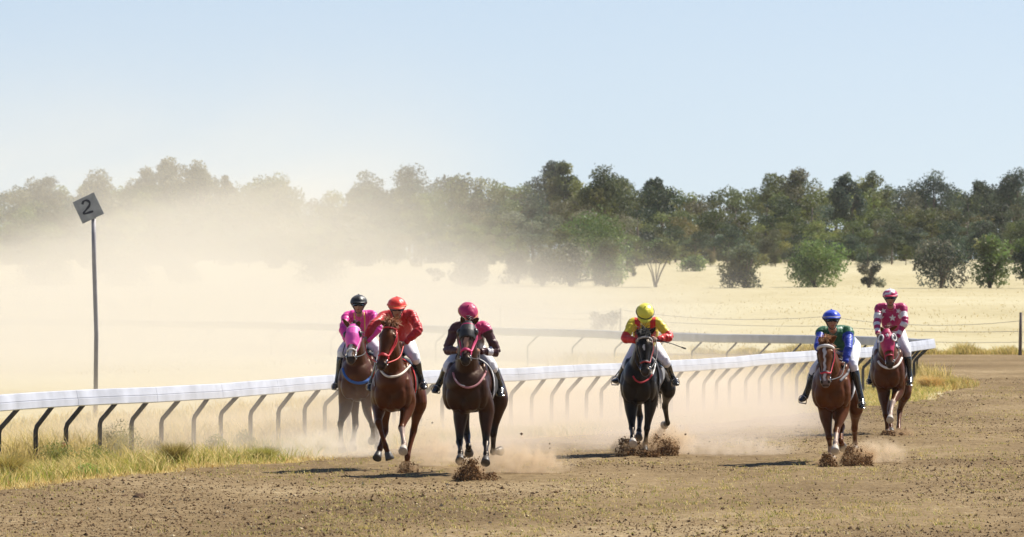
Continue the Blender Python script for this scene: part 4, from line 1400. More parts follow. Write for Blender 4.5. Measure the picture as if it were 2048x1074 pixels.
        bo = fuse(S, 'boot', [boot_m], root, voxel=.009, smooth=2)
        # stirrup iron round the ball of the foot, hanging from the saddle
        cf = an + d * .62 + (an - kn).normalized() * .03
        up = Vector((0, 0, 1)); lat = Vector((1, 0, 0)); lat = (lat - dn * lat.dot(dn)).normalized(); uu = dn.cross(lat); uu = uu if uu.z > 0 else -uu
        pts = [cf + lat * x + uu * z for x, z in [(-.052, -.045), (-.058, .0), (-.045, .05), (0, .078), (.045, .05), (.058, .0), (.052, -.045)]]
        pts = [p + sh0 for p in pts]
        irn = Soup().tube([Vector(p) for p in catmull([tuple(p) for p in pts], 4)] , .007, 6)
        irn.tube([pts[0], pts[-1]], .010, 6)
        q = -1 if kn.x < hips.x else 1
        topp = pts[3]; att = H['body_pt'](-.14, 90 - q * 55, 1.12)
        ir = irn.build('stirrup', [metal_m], H['saddle'])
        irs = Soup(); irs.tube([topp, topp.lerp(att, .5) + Vector((q * .02, 0, 0)), att], .009, 6); irs.build('stirrup_leather', [leather_m], H['saddle'])
    # reins from the bit to the hands
    rc = cloth(H['cfg'].get('rein', (.03, .025, .022)), .5)
    for q, (st, el, ha) in zip((-1, 1), arms):
        if c.get('one_hand') == q: continue
        b = H['HP'](.86, 90 - 88 * q, 1.15); e = ha + sh0 + Vector((0, -.07, 0))
        midp = b.lerp(e, .5) + Vector((q * .05, 0, -.05))
        Soup().tube([Vector(p) for p in catmull([tuple(b), tuple(midp), tuple(e)], 7)], .0085, 6).build('rein', [rc], H['root'])
    return dict(root=root, arms=arms, J=J)
# ------------------------------------------------------------------ the six horses and their riders
CHEST = (.078, .018, .003)
BAY = (.062, .017, .005)
def L(elbow, pts, sgn, **k): return dict(elbow=elbow, pts=pts, sgn=sgn, **k)
def HL(pts, sgn, **k): return dict(pts=pts, sgn=sgn, **k)

def crop(x0, y0, k):
    return lambda x, y: (x0 + x / k, y0 + y / k)

# --- bay in a pink hood on the rails
hA = make_horse(dict(ground=(722, 912), yaw=8, seed=1, coat=BAY, mane=(.02, .014, .01), label='bay racehorse in a pink hood with black eye cups, half hidden by dust',
    poll=(707, 656), nose=(703, 724), poll_f=.80, head_turn=6, ears=((687, 636), (722, 640)), width=.95, lift=.0,
    points=(.02, .013, .01), blaze=[(.45, -.005, .012), (.7, -.01, .03), (.9, -.01, .03)],
    legs=dict(fl=L((692, 812), [(681, 847), (682, 882), (684, 900)], (-1, 1, -1)), fr=L((738, 818), [(745, 850), (746, 872), (744, 882)], (-1, 1, 1)),
              hl=HL([(711, 850), (706, 882), (705, 896)], (1, -1, -1)), hr=HL([(752, 850), (756, 880), (757, 894)], (1, -1, -1))),
    hood=dict(col=(.75, .08, .42), range=(-.06, .58), cup='cup', trim=None), bridle=(.70, .68, .66), rein=(.03, .03, .03),
    breast=[dict(pts=[(686, 736), (690, 750), (700, 761), (716, 766), (730, 764), (742, 755)], col=(.012, .09, .34), r=.022, flat=.010)],
    cloth=(.03, .03, .035), forelock=(0, .08, (0, .4, .2))))
tack(hA)
def patA(i, T):
    T = T.copy()
    y = (np.abs(np.abs(i['x']) - .075) < .010) & (i['back'] < 0) & (i['up'] > -.20) & (~i['isarm'])
    T[y] = (.72, .50, .10)
    return T
jA = make_jockey(hA, dict(seed=11, label='jockey in a bright pink shirt and black helmet crouched on the horse by the rail', head_top=(717, 589), chin=(718, 642), turn=4, bow=-3,
    shoulders=((694, 632), (744, 630)), elbows=((686, 657), (757, 656)), hands=((692, 684), (733, 686)), hips=(722, 676), knees=((684, 702), (756, 700)), ankles=((675, 762), (748, 764)), toes=((669, 776), (741, 777)),
    helmet=(.010, .010, .012), peak=(.008, .008, .01), silk=(.72, .03, .32), silk_pat=patA))

# --- chestnut with the red rider
hB = make_horse(dict(ground=(790, 946), yaw=6, seed=2, coat=CHEST, mane=(.36, .14, .045), label='chestnut racehorse with a red bridle and a fluffy ginger forelock, head tilted to the left',
    poll=(780, 655), nose=(763, 737), poll_f=.78, head_turn=14, ears=((763, 640), (797, 645)), width=.93, lift=.02, muzzle=(.05, .028, .02), mane_side=1,
    legs=dict(fl=L((758, 812), [(757, 845), (771, 893), (780, 919)], (-1, 1, -1)), fr=L((816, 812), [(803, 855), (808, 888), (806, 903)], (-1, -1, -1), hoof='pale', sock=.25),
              hl=HL([(770, 862), (760, 897), (754, 917)], (1, -1, -1)), hr=HL([(827, 862), (815, 912), (813, 948)], (1, -1, -1), stifle=(838, 806))),
    bridle=(.62, .02, .03), throat=(.62, .02, .03), rein=(.62, .05, .04),
    breast=[dict(pts=[(758, 730), (764, 744), (776, 753), (794, 752), (808, 744), (820, 731)], col=(.74, .66, .55), r=.016), dict(pts=[(760, 733), (752, 745), (748, 758), (749, 772)], col=(.6, .55, .48), r=.007)],
    cloth=(.03, .03, .03), cloth_edge=(.6, .02, .02), forelock=(150, .13, (.1, -.2, .45))))
tack(hB)
jB = make_jockey(hB, dict(seed=12, label='jockey in a plain red shirt and red cap reaching out sideways with his right arm', head_top=(794, 594), chin=(793, 648), bow=10, turn=-4,
    shoulders=((768, 632), (823, 630)), elbows=((746, 650), (837, 660)), hands=((730, 679), (808, 688)), hips=(800, 686), knees=((764, 712), (830, 714)), ankles=((745, 760), (842, 760)), toes=((741, 779), (848, 776)),
    helmet=(.78, .035, .020), peak=(.72, .06, .03), band=(.75, .16, .05), silk=(.50, .006, .010), sh_skew=0))

# --- dark bay with the maroon rider
hC = make_horse(dict(ground=(940, 956), yaw=9, seed=3, coat=(.030, .008, .0025), mane=(.012, .01, .009), label='dark bay racehorse in a black hood and magenta bridle, all feet in the air',
    poll=(937, 650), nose=(931, 727), poll_f=.78, head_turn=4, ears=((923, 631), (959, 634)), width=1.08, lift=.05, points=(.008, .006, .006),
    blaze=[(.42, .0, .030), (.55, .0, .032), (.72, 0, .020), (.8, 0, .010)], blaze_col=(.40, .22, .15),
    legs=dict(fl=L((921, 827), [(919, 884), (921, 905), (920, 922)], (-1, -1, -1)), fr=L((972, 827), [(972, 886), (972, 908), (971, 926)], (-1, -1, -1)),
              hl=HL([(934, 872), (937, 893), (938, 907)], (1, -1, 1)), hr=HL([(987, 866), (986, 904), (1001, 902)], (1, 1, 1), stifle=(1000, 800))),
    hood=dict(col=(.014, .013, .014), range=(-.04, .40), cup='cup', trim=None), bridle=(.60, .02, .14), throat=(.60, .02, .14), rein=(.03, .02, .02),
    breast=[dict(pts=[(906, 745), (911, 760), (924, 772), (940, 775), (956, 768), (968, 752), (972, 742)], col=(.40, .16, .17), r=.014, flat=.008), dict(pts=[(909, 756), (918, 768), (930, 772)], col=(.75, .72, .70), r=.008, off=.02)],
    cloth=(.025, .024, .026), cloth_edge=(.55, .54, .54), cloth_low=-22, forelock=(0, .08, (0, .3, .3))))
tack(hC)
def patC(i, T):
    T = T.copy()
    y = (i['up'] > -.13) & (i['x'] > -.06) & (~((i['isarm']) & (i['ua'] > .18)))
    T[y] = (.50, .012, .13)
    b = i['isarm'] & (np.abs(i['ua'] - 1.42) < .13) & (i['which'] == 1)
    T[b] = (.78, .76, .80)
    return T
jC = make_jockey(hC, dict(seed=13, label='jockey in a dark maroon shirt and shiny magenta helmet, head bowed behind the horse', head_top=(938, 612), chin=(934, 662), bow=42, turn=-22,
    shoulders=((911, 655), (970, 654)), elbows=((894, 699), (993, 703)), hands=((917, 703), (958, 703)), hips=(942, 700), knees=((897, 731), (984, 732)), ankles=((878, 768), (1001, 772)), toes=((870, 783), (1000, 790)),
    helmet=(.44, .007, .095), peak=(.45, .01, .10), band=(.75, .35, .15), silk=(.055, .005, .009), silk_pat=patC, sh_dy=-.14))

# --- black horse with the yellow rider
hD = make_horse(dict(ground=(1284, 917), yaw=10, seed=4, coat=(.0045, .0036, .0036), mane=(.011, .009, .008), label='black racehorse with a shaggy black forelock and a thin red breast band',
    poll=(1289, 673), nose=(1290, 749), poll_f=.86, head_turn=0, ears=((1271, 657), (1310, 653)), width=.86, lift=-.02, muzzle=(.03, .026, .025),
    blaze=[(.30, -.005, .008), (.36, -.005, .016), (.44, -.005, .006)],
    legs=dict(fl=L((1262, 810), [(1264, 856), (1265, 874), (1266, 888)], (-1, -1, -1), hoof='pale'), fr=L((1302, 802), [(1294, 856), (1291, 886), (1289, 906)], (-1, 1, -1)),
              hl=HL([(1280, 834), (1278, 862), (1277, 876)], (1, -1, -1)), hr=HL([(1330, 812), (1335, 846), (1329, 850)], (1, 1, 1), stifle=(1337, 778), hoof='pale')),
    bridle=(.022, .02, .02), browband=((.50, .47, .44), .016), throat=(.35, .03, .03), rein=(.03, .02, .02),
    breast=[dict(pts=[(1266, 752), (1272, 761), (1283, 765), (1296, 759), (1304, 750)], col=(.42, .008, .02), r=.012, flat=.008), dict(pts=[(1312, 722), (1309, 736), (1305, 750)], col=(.72, .70, .68), r=.012)],
    cloth=(.22, .22, .23), cloth_edge=(.05, .05, .06), cloth_low=-14, forelock=(190, .19, (-.15, -.45, .40))))
tack(hD)
YEL, REDD = (.70, .54, .03), (.60, .014, .010)
def patD(i, T):
    T = T.copy()
    y = (np.abs(np.abs(i['x']) - .115) < .042) & (i['up'] > -.34) & (~(i['isarm'] & (i['ua'] > .12)))
    T[y] = REDD
    T[i['isarm'] & (i['ua'] > .72)] = REDD
    return T
jD = make_jockey(hD, dict(seed=14, label='jockey in a yellow shirt with red sleeves and a yellow cap holding a whip', head_top=(1291, 614), chin=(1288, 668), bow=44, turn=4,
    shoulders=((1265, 646), (1315, 645)), elbows=((1250, 677), (1340, 674)), hands=((1274, 682), (1312, 679)), hips=(1292, 690), knees=((1254, 726), (1331, 722)), ankles=((1237, 760), (1345, 756)), toes=((1228, 762), (1353, 768)),
    helmet=(.78, .68, .05), peak=(.78, .68, .05), band=(.015, .015, .015), silk=YEL, silk_pat=patD, sh_dy=-.12, skin=(.30, .17, .12)))
wp = jD['root'].location
ha = jD['arms'][1][2] + Vector((0, -.06, 0))
tipw = jD['J']((1364, 695), -.30)
wS = Soup(); wS.tube([ha + (ha - tipw).normalized() * .10, ha, ha.lerp(tipw, .12)], [.010, .012, .009], 8)
whip = wS.build('whip', [leather_m])
whip.location = wp + ha; whip.data.transform(Matrix.Translation(-ha))
sh_ = Soup(); sh_.tube([ha.lerp(tipw, .12), ha.lerp(tipw, .6) + Vector((0, 0, .012)), tipw], [.009, .007, .006], 8)
o = sh_.build('shaft', [leather_m]); o.data.transform(Matrix.Translation(-ha)); o.parent = whip
fl = Soup(); d_ = (tipw - ha).normalized(); fl.box(tipw + d_ * .03, (.035, .003, .012), Matrix((d_, Vector((0, 1, 0)), d_.cross(Vector((0, 1, 0))))).transposed())
o = fl.build('flap', [leather_m]); o.data.transform(Matrix.Translation(-ha)); o.parent = whip
tag(whip, 'thin black riding whip pointing right from the hand of the yellow shirted jockey', 'whip')

# --- chestnut with the green and blue rider
hE = make_horse(dict(ground=(1668, 932), yaw=9, seed=5, coat=(.098, .026, .004), mane=(.42, .20, .075), label='chestnut racehorse with a long white blaze, white hooves and a pale sheepskin browband',
    poll=(1651, 688), nose=(1650, 772), poll_f=.92, head_turn=3, ears=((1634, 671), (1668, 670)), width=.90, lift=-.03, muzzle=(.18, .12, .10),
    blaze=[(.10, -.004, .0), (.16, -.004, .020), (.24, -.004, .026), (.36, -.004, .012), (.6, -.006, .016), (.8, -.008, .020), (.9, -.01, .012)],
    legs=dict(fl=L((1651, 824), [(1658, 874), (1661, 902), (1665, 921)], (-1, 1, -1), hoof='pale', sock=.75), fr=L((1685, 818), [(1673, 861), (1671, 886), (1670, 903)], (-1, -1, -1), hoof='pale', sock=.5),
              hl=HL([(1683, 852), (1681, 882), (1687, 896)], (1, -1, 1)), hr=HL([(1709, 856), (1710, 888), (1710, 903)], (1, 1, -1), stifle=(1712, 812))),
    bridle=(.05, .03, .025), throat=(.62, .02, .05), browband=((.66, .63, .60), .024), rein=(.03, .03, .03),
    breast=[dict(pts=[(1698, 736), (1694, 748), (1686, 756), (1680, 762)], col=(.10, .10, .11), r=.020, flat=.010)],
    cloth=(.74, .73, .74), cloth_low=-38, forelock=(150, .10, (-.1, -.25, .45))))
tack(hE)
def patE(i, T):
    T = T.copy()
    T[i['isarm'] & (i['ua'] > .22)] = (.012, .045, .42)
    b = (~i['isarm']) & (i['up'] < -.30)
    T[b] = (.012, .045, .42)
    return T
jE = make_jockey(hE, dict(seed=15, label='jockey in a green shirt with blue sleeves, blue helmet and dark goggles sitting upright', head_top=(1663, 619), chin=(1664, 668), bow=-3, turn=-6,
    shoulders=((1643, 664), (1697, 664)), elbows=((1636, 692), (1697, 694)), hands=((1656, 722), (1689, 728)), hips=(1692, 690), hips_dy=.26, knees=((1630, 738), (1706, 728)), ankles=((1612, 790), (1722, 796)), toes=((1603, 801), (1723, 814)),
    helmet=(.012, .055, .55), peak=(.02, .06, .45), band=(.45, .42, .40), silk=(.006, .10, .035), silk_pat=patE, sh_dy=-.05, gloves=(.02, .02, .022), hair=(.10, .05, .025)))

# --- chestnut in the red hood, last of the field
hF = make_horse(dict(ground=(1778, 874), yaw=7, seed=6, coat=(.074, .018, .003), mane=(.10, .035, .012), label='chestnut racehorse in a red hood with white ringed eye cups and a star',
    poll=(1773, 664), nose=(1779, 734), poll_f=.92, head_turn=-4, ears=((1757, 652), (1790, 650)), width=.93, lift=-.03, muzzle=(.05, .03, .025),
    legs=dict(fl=L((1767, 788), [(1771, 829), (1775, 858), (1777, 870)], (-1, 1, -1)), fr=L((1797, 783), [(1785, 805), (1781, 828), (1780, 840)], (-1, -1, -1), hoof='pale', sock=.05),
              hl=HL([(1780, 826), (1781, 852), (1783, 866)], (1, -1, -1)), hr=HL([(1799, 822), (1797, 856), (1799, 868)], (1, -1, -1), stifle=(1810, 784))),
    hood=dict(col=(.42, .006, .09), range=(-.06, .60), cup='ring', star=True, trim=None), bridle=(.45, .02, .06), rein=(.03, .02, .02), browband=((.4, .03, .08), .010),
    breast=[dict(pts=[(1756, 722), (1762, 730), (1774, 736), (1788, 735), (1798, 727), (1804, 715)], col=(.72, .68, .62), r=.018, flat=.010)],
    cloth=(.74, .73, .74), cloth_low=-30, forelock=(0, .06, (0, .3, .3))))
tack(hF)
WHT, CRI = (.70, .68, .72), (.40, .005, .105)
def patF(i, T):
    T = T.copy()
    u = i['ua']
    hoop = ((u > .42) & (u < .78)) | ((u > 1.06) & (u < 1.30)) | ((u > 1.55) & (u < 1.75))
    T[i['isarm'] & hoop] = WHT
    return T
def hatF(x, f, u, T):
    T = T.copy()
    a = np.arctan2(f, x); q = np.floor((a / (math.pi / 4))).astype(int) + np.floor((u - .0) / .05).astype(int)
    T[(q % 3 == 0) & (u > .035)] = WHT
    T[u > .130] = WHT
    return T
jF = make_jockey(hF, dict(seed=16, label='jockey standing tall in a crimson shirt with white stars and hooped sleeves', head_top=(1780, 577), chin=(1781, 620), bow=0, turn=3, hem=.14,
    shoulders=((1758, 616), (1805, 615)), elbows=((1754, 646), (1810, 643)), hands=((1755, 670), (1794, 677)), hips=(1786, 664), hips_dy=.22, knees=((1753, 700), (1814, 702)), ankles=((1742, 752), (1820, 754)), toes=((1739, 766), (1818, 768)),
    helmet=(.40, .005, .105), helmet_pat=hatF, peak=(.5, .012, .07), silk=CRI, silk_pat=patF, sh_dy=-.02,
    star=[(1785, 636, 7.5, 0), (1767, 622, 6, .3), (1797, 622, 6, -.3)]))
# ------------------------------------------------------------------ grass, weeds, loose earth
grass_m = attr_mat('grass_blades', 'tint', rough=.6, trans=.35, spec=.25)
soil_m = attr_mat('loose_earth', 'tint', rough=.95, spec=.1)
STRAW = np.array([(.62, .53, .29), (.70, .61, .36), (.56, .46, .22), (.66, .55, .34)])
OLV = np.array([(.40, .37, .14), (.48, .43, .18), (.34, .33, .13), (.54, .46, .21)])
GRN = np.array([(.26, .31, .075), (.32, .37, .09), (.22, .26, .07), (.38, .38, .13)])
RUST = np.array([(.42, .26, .11), (.50, .34, .16), (.36, .22, .10)])

def blades(base, h, w, lean, cols, rng, bend=.5):
    n = len(base)
    a = rng.uniform(0, 2 * np.pi, n)
    wd = np.stack([np.cos(a), np.sin(a), np.zeros(n)], 1) * (w * .5)[:, None]
    ld = rng.uniform(0, 2 * np.pi, n)
    L = np.stack([np.cos(ld), np.sin(ld), np.zeros(n)], 1) * (h * lean)[:, None] + np.array((-.10, 0, 0)) * h[:, None]
    up = np.zeros((n, 3)); up[:, 2] = h
    b = base
    m = b + up * .55 + L * .35
    t = b + up * (1 - .25 * lean[:, None] * bend) + L
    V = np.stack([b - wd, b + wd, m - wd * .8, m + wd * .8, t], 1).reshape(-1, 3)
    i = np.arange(n)[:, None] * 5
    Q = i + np.array([[0, 1, 3, 2]]); T = i + np.array([[2, 3, 4]])
    return V, Q, T, np.repeat(cols, 5, 0)

def pick(pal, n, rng):
    return pal[rng.integers(0, len(pal), n)] * rng.uniform(.75, 1.25, (n, 1))

def blade_obj(name, parts, kind, label, parent=None):
    Vs, Qs, Ts, Cs, k = [], [], [], [], 0
    for V, Q, T, C in parts:
        Vs.append(V); Qs.append(Q + k); Ts.append(T + k); Cs.append(C); k += len(V)
    o = mesh_np(name, np.concatenate(Vs), quads=np.concatenate(Qs), tris=np.concatenate(Ts), mats=[grass_m], parent=parent)
    colattr(o.data, 'tint', np.clip(np.concatenate(Cs) * np.array((1.0, .92, .66)), .01, 1))
    if kind: tag(o, label, kind=kind)
    return o

g = np.random.default_rng(5)
parts_ = []
def verge(n, d0, d1, y0, y1, hfun, pal, wid, clump=.0, seed=0, lean=(.2, 1.2)):
    y = y0 * (y1 / y0) ** g.random(n)
    d = g.uniform(d0, d1, n)
    x = inner(y) - d
    keep = (x > -.0715 * y - .6)
    if clump: keep &= fbm(x * 1.1, y * .45, 60 + seed, 3) + g.normal(0, .07, n) > clump
    x, y, d = x[keep], y[keep], d[keep]; k = len(x)
    h = hfun(d, k) * np.interp(y, [118, 135], [1, .55]) * (.6 + .9 * fbm(x * .9, y * .4, 80 + seed, 3))
    parts_.append(blades(np.stack([x, y, np.full(k, -.01)], 1), h, g.uniform(.6, 1.4, k) * wid, g.uniform(*lean, k), pick(pal, k, g), g))
verge(26000, -.25, .9, 86, 190, lambda d, k: g.uniform(.03, .12, k), np.concatenate([STRAW, RUST, STRAW]), .012, .35, 1)
verge(38000, .3, 2.4, 86, 190, lambda d, k: g.uniform(.10, .30, k), np.concatenate([OLV, GRN, STRAW]), .012, .42, 2)
verge(12000, .5, 2.4, 86, 150, lambda d, k: g.uniform(.08, .22, k), GRN, .014, .60, 3)
verge(26000, 1.0, 2.9, 86, 200, lambda d, k: g.uniform(.08, .28, k), np.concatenate([OLV, STRAW, STRAW]), .010, .36, 4)
verge(34000, 2.8, 5.2, 86, 200, lambda d, k: g.uniform(.20, .52, k), np.concatenate([OLV, STRAW, STRAW, STRAW]), .010, .34, 6)
verge(70000, 3.2, 13, 86, 170, lambda d, k: g.uniform(.20, .44, k), np.concatenate([STRAW, STRAW, STRAW, OLV]), .012, .30, 5)
# rough straw round the end of the rail
n = 5200; a = g.uniform(0, 6.28, n); r = np.abs(g.normal(0, 1, n))
x = 10.3 + np.cos(a) * np.minimum(r, 1.7) * .55; y = 183 + np.sin(a) * np.minimum(r, 1.7) * 5
k = len(x); parts_.append(blades(np.stack([x, y, np.zeros(k)], 1), g.uniform(.06, .26, k), g.uniform(.010, .022, k), g.uniform(.2, .9, k), pick(np.concatenate([RUST * 1.15, STRAW, OLV, OLV]), k, g), g))
# rough grass on the inside of the far rail
n = 12000
ss = g.uniform(rail_s_of_px(1850, False), rail_s_of_px(1150, False), n)
x = np.interp(ss, RS, RC[:, 0]) + g.normal(0, .3, n); y = np.interp(ss, RS, RC[:, 1]) - g.uniform(.4, 4.5, n)
keep = fbm(x * .8, y * .2, 15, 3) > .40
x, y = x[keep], y[keep]; k = len(x)
parts_.append(blades(np.stack([x, y, np.zeros(k)], 1), g.uniform(.25, .62, k), g.uniform(.012, .026, k), g.uniform(.2, .9, k), pick(np.concatenate([OLV, STRAW, STRAW]), k, g), g))
blade_obj('dry_grass', parts_, 'stuff', 'dry straw coloured grass and green weeds growing under the rail')

# paler grass out on the field
parts_ = []
n = 15000
y = 200 * (520 / 200) ** g.random(n); x = g.uniform(-.075, .075, n) * y
keep = (fbm(x * .35, y * .07, 71, 3) > .42) & ((x < inner(y) - .4) | (x > np.interp(y, OUT_Y, OUT_X)) | (y > 330)) 
keep &= ~((y < 246) & (x > inner(y)))
x, y = x[keep], y[keep]; k = len(x)
parts_.append(blades(np.stack([x, y, hgt(x, y) - .01], 1), g.uniform(.03, .13, k), g.uniform(.02, .04, k), g.uniform(.2, 1.1, k), pick(STRAW * np.array((.86, .87, .98)), k, g), g))
# ragged fringe along the outer edge of the track
n = 14000
x = g.uniform(6, 19, n); y = np.interp(x, [6, 8, 45], [248.5, 246.8, 244.6]) + np.abs(g.normal(0, 2.2, n))
parts_.append(blades(np.stack([x, y, np.zeros(n)], 1), g.uniform(.05, .34, n) * (.4 + 1.2 * vnoise(x * 1.4, y * 0, 3)), g.uniform(.015, .035, n), g.uniform(.2, .9, n), pick(np.concatenate([STRAW, OLV]), n, g), g))
blade_obj('field_grass', parts_, 'stuff', 'pale dead grass standing on the field behind the track')

# sparse short grass growing through the track
parts_ = []
n = 11500
y = 77 * (185 / 77) ** g.random(n); x = g.uniform(-.0715, .0715, n) * y
keep = (x > inner(y) + .2) & (fbm(x * .5, y * .16, 91, 3) + g.normal(0, .08, n) > .50)
x, y = x[keep], y[keep]
m = 9
x = np.repeat(x, m) + g.normal(0, .05, len(x) * m); y = np.repeat(y, m) + g.normal(0, .10, len(y) * m); k = len(x)
z = track_relief(x, y) - .006
parts_.append(blades(np.stack([x, y, z], 1), g.uniform(.015, .055, k), g.uniform(.006, .012, k), g.uniform(.3, 1.1, k), pick(np.concatenate([GRN, OLV, STRAW, STRAW]), k, g), g))
blade_obj('track_grass', parts_, 'stuff', 'short sparse grass growing through the dirt of the track')

# ------------------------------------------------------------------ clods and crumbs of earth
OCT_T = np.array([(0, 2, 4), (2, 1, 4), (1, 3, 4), (3, 0, 4), (2, 0, 5), (1, 2, 5), (3, 1, 5), (0, 3, 5)])
OCT_V = np.array([(1, 0, 0), (-1, 0, 0), (0, 1, 0), (0, -1, 0), (0, 0, 1), (0, 0, -1)], float)
def clods(P, r, rng, flat=.75):
    n = len(P)
    V = OCT_V[None] * rng.uniform(.55, 1.3, (n, 6, 1)) + rng.normal(0, .22, (n, 6, 3))
    a = rng.uniform(0, 6.28, n); ca, sa = np.cos(a)[:, None], np.sin(a)[:, None]
    X = V[..., 0] * ca - V[..., 1] * sa; Y = V[..., 0] * sa + V[..., 1] * ca
    V = np.stack([X, Y, V[..., 2] * flat], -1) * r[:, None, None] + P[:, None, :]
    T = (np.arange(n)[:, None, None] * 6 + OCT_T[None]).reshape(-1, 3)
    return V.reshape(-1, 3), T
n = 120000
y = 77 * (190 / 77) ** g.random(n); x = g.uniform(-.0715, .0715, n) * y
keep = (x > inner(y) - .1) & (fbm(x * .45, y * .13, 44, 3) + g.normal(0, .10, n) > .46)
x, y = x[keep], y[keep]; k = len(x)
r = np.clip(g.lognormal(math.log(.0075), .5, k), .004, .034)
V, T = clods(np.stack([x, y, track_relief(x, y) + r * .3], 1), r, g)
o = mesh_np('loose_soil', V, tris=T, mats=[soil_m])
C = np.array([(.125, .076, .038), (.19, .12, .062), (.28, .19, .11), (.085, .05, .027), (.44, .35, .22)])[g.choice(5, k, p=[.30, .24, .17, .14, .15])] * g.uniform(.8, 1.2, (k, 1))
colattr(o.data, 'tint', np.repeat(C, 6, 0)); tag(o, 'crumbs and clods of loose brown earth scattered over the track', kind='stuff')
# a few big clods lying by themselves: things
for px, py, rr_, lab in [(278, 1002, .085, 'biggest dark clod of earth lying on the track at lower left'), (248, 999, .055, 'dark clod of earth just left of the biggest one at lower left'),
                         (356, 1009, .045, 'lone dark clod of earth right of the biggest one at lower left'), (331, 1044, .05, 'dark clod of earth nearest the lower left corner'),
                         (544, 1051, .04, 'small dark clod of earth at the bottom, left of the front horse'), (565, 949, .05, 'small clod of earth at the tip of the horse shadows')]:
    p = GP(px, py)
    bmc = bmesh.new(); bmesh.ops.create_icosphere(bmc, subdivisions=3, radius=1)
    sd_ = random.random() * 50
    for v in bmc.verts:
        k_ = 1 + .5 * (float(fbm(v.co.x * 2 + sd_, v.co.y * 2 + v.co.z * 1.7, 5, 3)) - .5) + .22 * (float(vnoise(v.co.x * 7 + sd_, v.co.z * 7 + v.co.y * 5, 8)) - .5)
        v.co = v.co * k_; v.co.z *= .7; v.co *= rr_
    me = bpy.data.meshes.new('earth_clod'); bmc.to_mesh(me); bmc.free(); me.materials.append(soil_m)
    me.polygons.foreach_set('use_smooth', np.ones(len(me.polygons), bool))
    colattr(me, 'tint', np.tile(np.array((.11, .068, .04)), (len(me.vertices), 1)))
    o = bpy.data.objects.new('earth_clod', me); o.location = (p.x, p.y, rr_ * .4); COL.objects.link(o)
    tag(o, lab, 'clod', 'clods lying on the track')

# ------------------------------------------------------------------ weeds one can tell apart
def weed(name, label, px, py, h, w, pal, n, seed, leafy=False, cat='weed'):
    rng = np.random.default_rng(seed)
    p = GP(px, py)
    root = empty(name, p); tag(root, label, cat, 'weeds under the rail')
    k = n * (1 if leafy else 3)
    a = rng.uniform(0, 6.28, k); r = np.abs(rng.normal(0, .42, k)) * w * .5
    base = np.stack([np.cos(a) * r * .45, np.sin(a) * r * .9, np.full(k, -.01)], 1)
    pr = blades(base, h * rng.uniform(.45, 1.1, k), rng.uniform(.004, .008, k), rng.uniform(.2, .9, k) * w / max(h, .1) * .8, pick(pal, k, rng), rng)
    o = blade_obj('stems', [pr], None, None, root)
    if leafy:
        m = n * 6
        a = rng.uniform(0, 6.28, m); r = rng.random(m) ** .6 * w * .5; z = rng.uniform(.08, 1, m) * h * (1 - .5 * (r / (w * .5)) ** 2)
        P = np.stack([np.cos(a) * r, np.sin(a) * r, z], 1)
        V = leaves(P, np.tile((0, 0, 1.), (m, 1)), .028, .5, rng, 0)
        l = mesh_np('leaves', V, quads=np.arange(len(V)).reshape(-1, 4), mats=[grass_m], parent=root)
        colattr(l.data, 'tint', np.repeat(np.clip(pick(pal, m, rng), .01, 1), 4, 0))
    return root
DKW = np.array([(.17, .14, .05), (.23, .18, .06), (.13, .10, .04)])
GRYW = np.array([(.40, .38, .22), (.34, .33, .18), (.46, .42, .26)])
BRT = np.array([(.20, .40, .05), (.16, .33, .05), (.26, .44, .08)])
weed('tussock', 'dark brown rounded tussock between the sixth and seventh posts', 352, 936, .40, .55, np.concatenate([DKW, DKW, OLV]), 700, 1, cat='tussock')
weed('leafy_weed', 'small bright lime green leafy weed low at the edge of the grass', 176, 956, .20, .40, BRT, 130, 2, True)
weed('leafy_weed', 'dark green leafy weed behind the small bright green one', 192, 936, .34, .65, GRN * .8, 190, 3, True)
weed('leafy_weed', 'tall greyish bushy weed by the fifth post', 238, 922, .62, .75, GRYW, 240, 4, True)
weed('leafy_weed', 'dark leafy weed growing against the eighth post', 432, 912, .34, .40, np.concatenate([DKW, GRN * .7]), 170, 5, True)
weed('leafy_weed', 'dark leafy weed at the foot of the ninth post', 490, 905, .36, .40, np.concatenate([DKW, GRN * .7]), 170, 6, True)
weed('tussock', 'wide olive tussock at the tip of the grass beside the dirt', 528, 925, .26, .55, np.concatenate([OLV, GRN]), 800, 7, cat='tussock')
weed('leafy_weed', 'dark leafy weed in the straw left of the brown rounded tussock', 312, 912, .30, .45, np.concatenate([DKW, GRN * .7]), 170, 8, True)
weed('tussock', 'brown green tussock in the lower left corner under the first post', 14, 962, .42, .75, np.concatenate([DKW * 1.8, OLV]), 800, 9, cat='tussock')
weed('leafy_weed', 'dark green weed between the second and third posts', 116, 934, .40, .55, GRN * .75, 190, 10, True)
weed('tussock', 'straw coloured tussock right at the end of the rail', 1862, 778, .38, .9, np.concatenate([RUST * 1.3, STRAW]), 900, 11, cat='tussock')
weed('tussock', 'greenish tussock on the dirt just right of the end of the rail', 1892, 776, .32, .9, OLV, 700, 12, cat='tussock')
# a dried thistle with one rusty head
p = GP(104, 930); th = empty('dry_thistle', p); tag(th, 'single dry thistle stalk with a rusty brown flower head leaning right', 'thistle')
tq = PX(127, 893, p.y) - p
Soup().tube([(0, 0, -.02), (tq.x * .3, 0, tq.z * .55), (tq.x * .75, 0, tq.z * .85), (tq.x, 0, tq.z)], [.007, .006, .005, .004], 6).build('stalk', [bark_m], th)
hS = Soup(); ball(hS, (tq.x, 0, tq.z + .02), (.035, .035, .04), 10); hS.build('flower_head', [simple('thistle_head', (.30, .10, .05), rough=.8)], th)

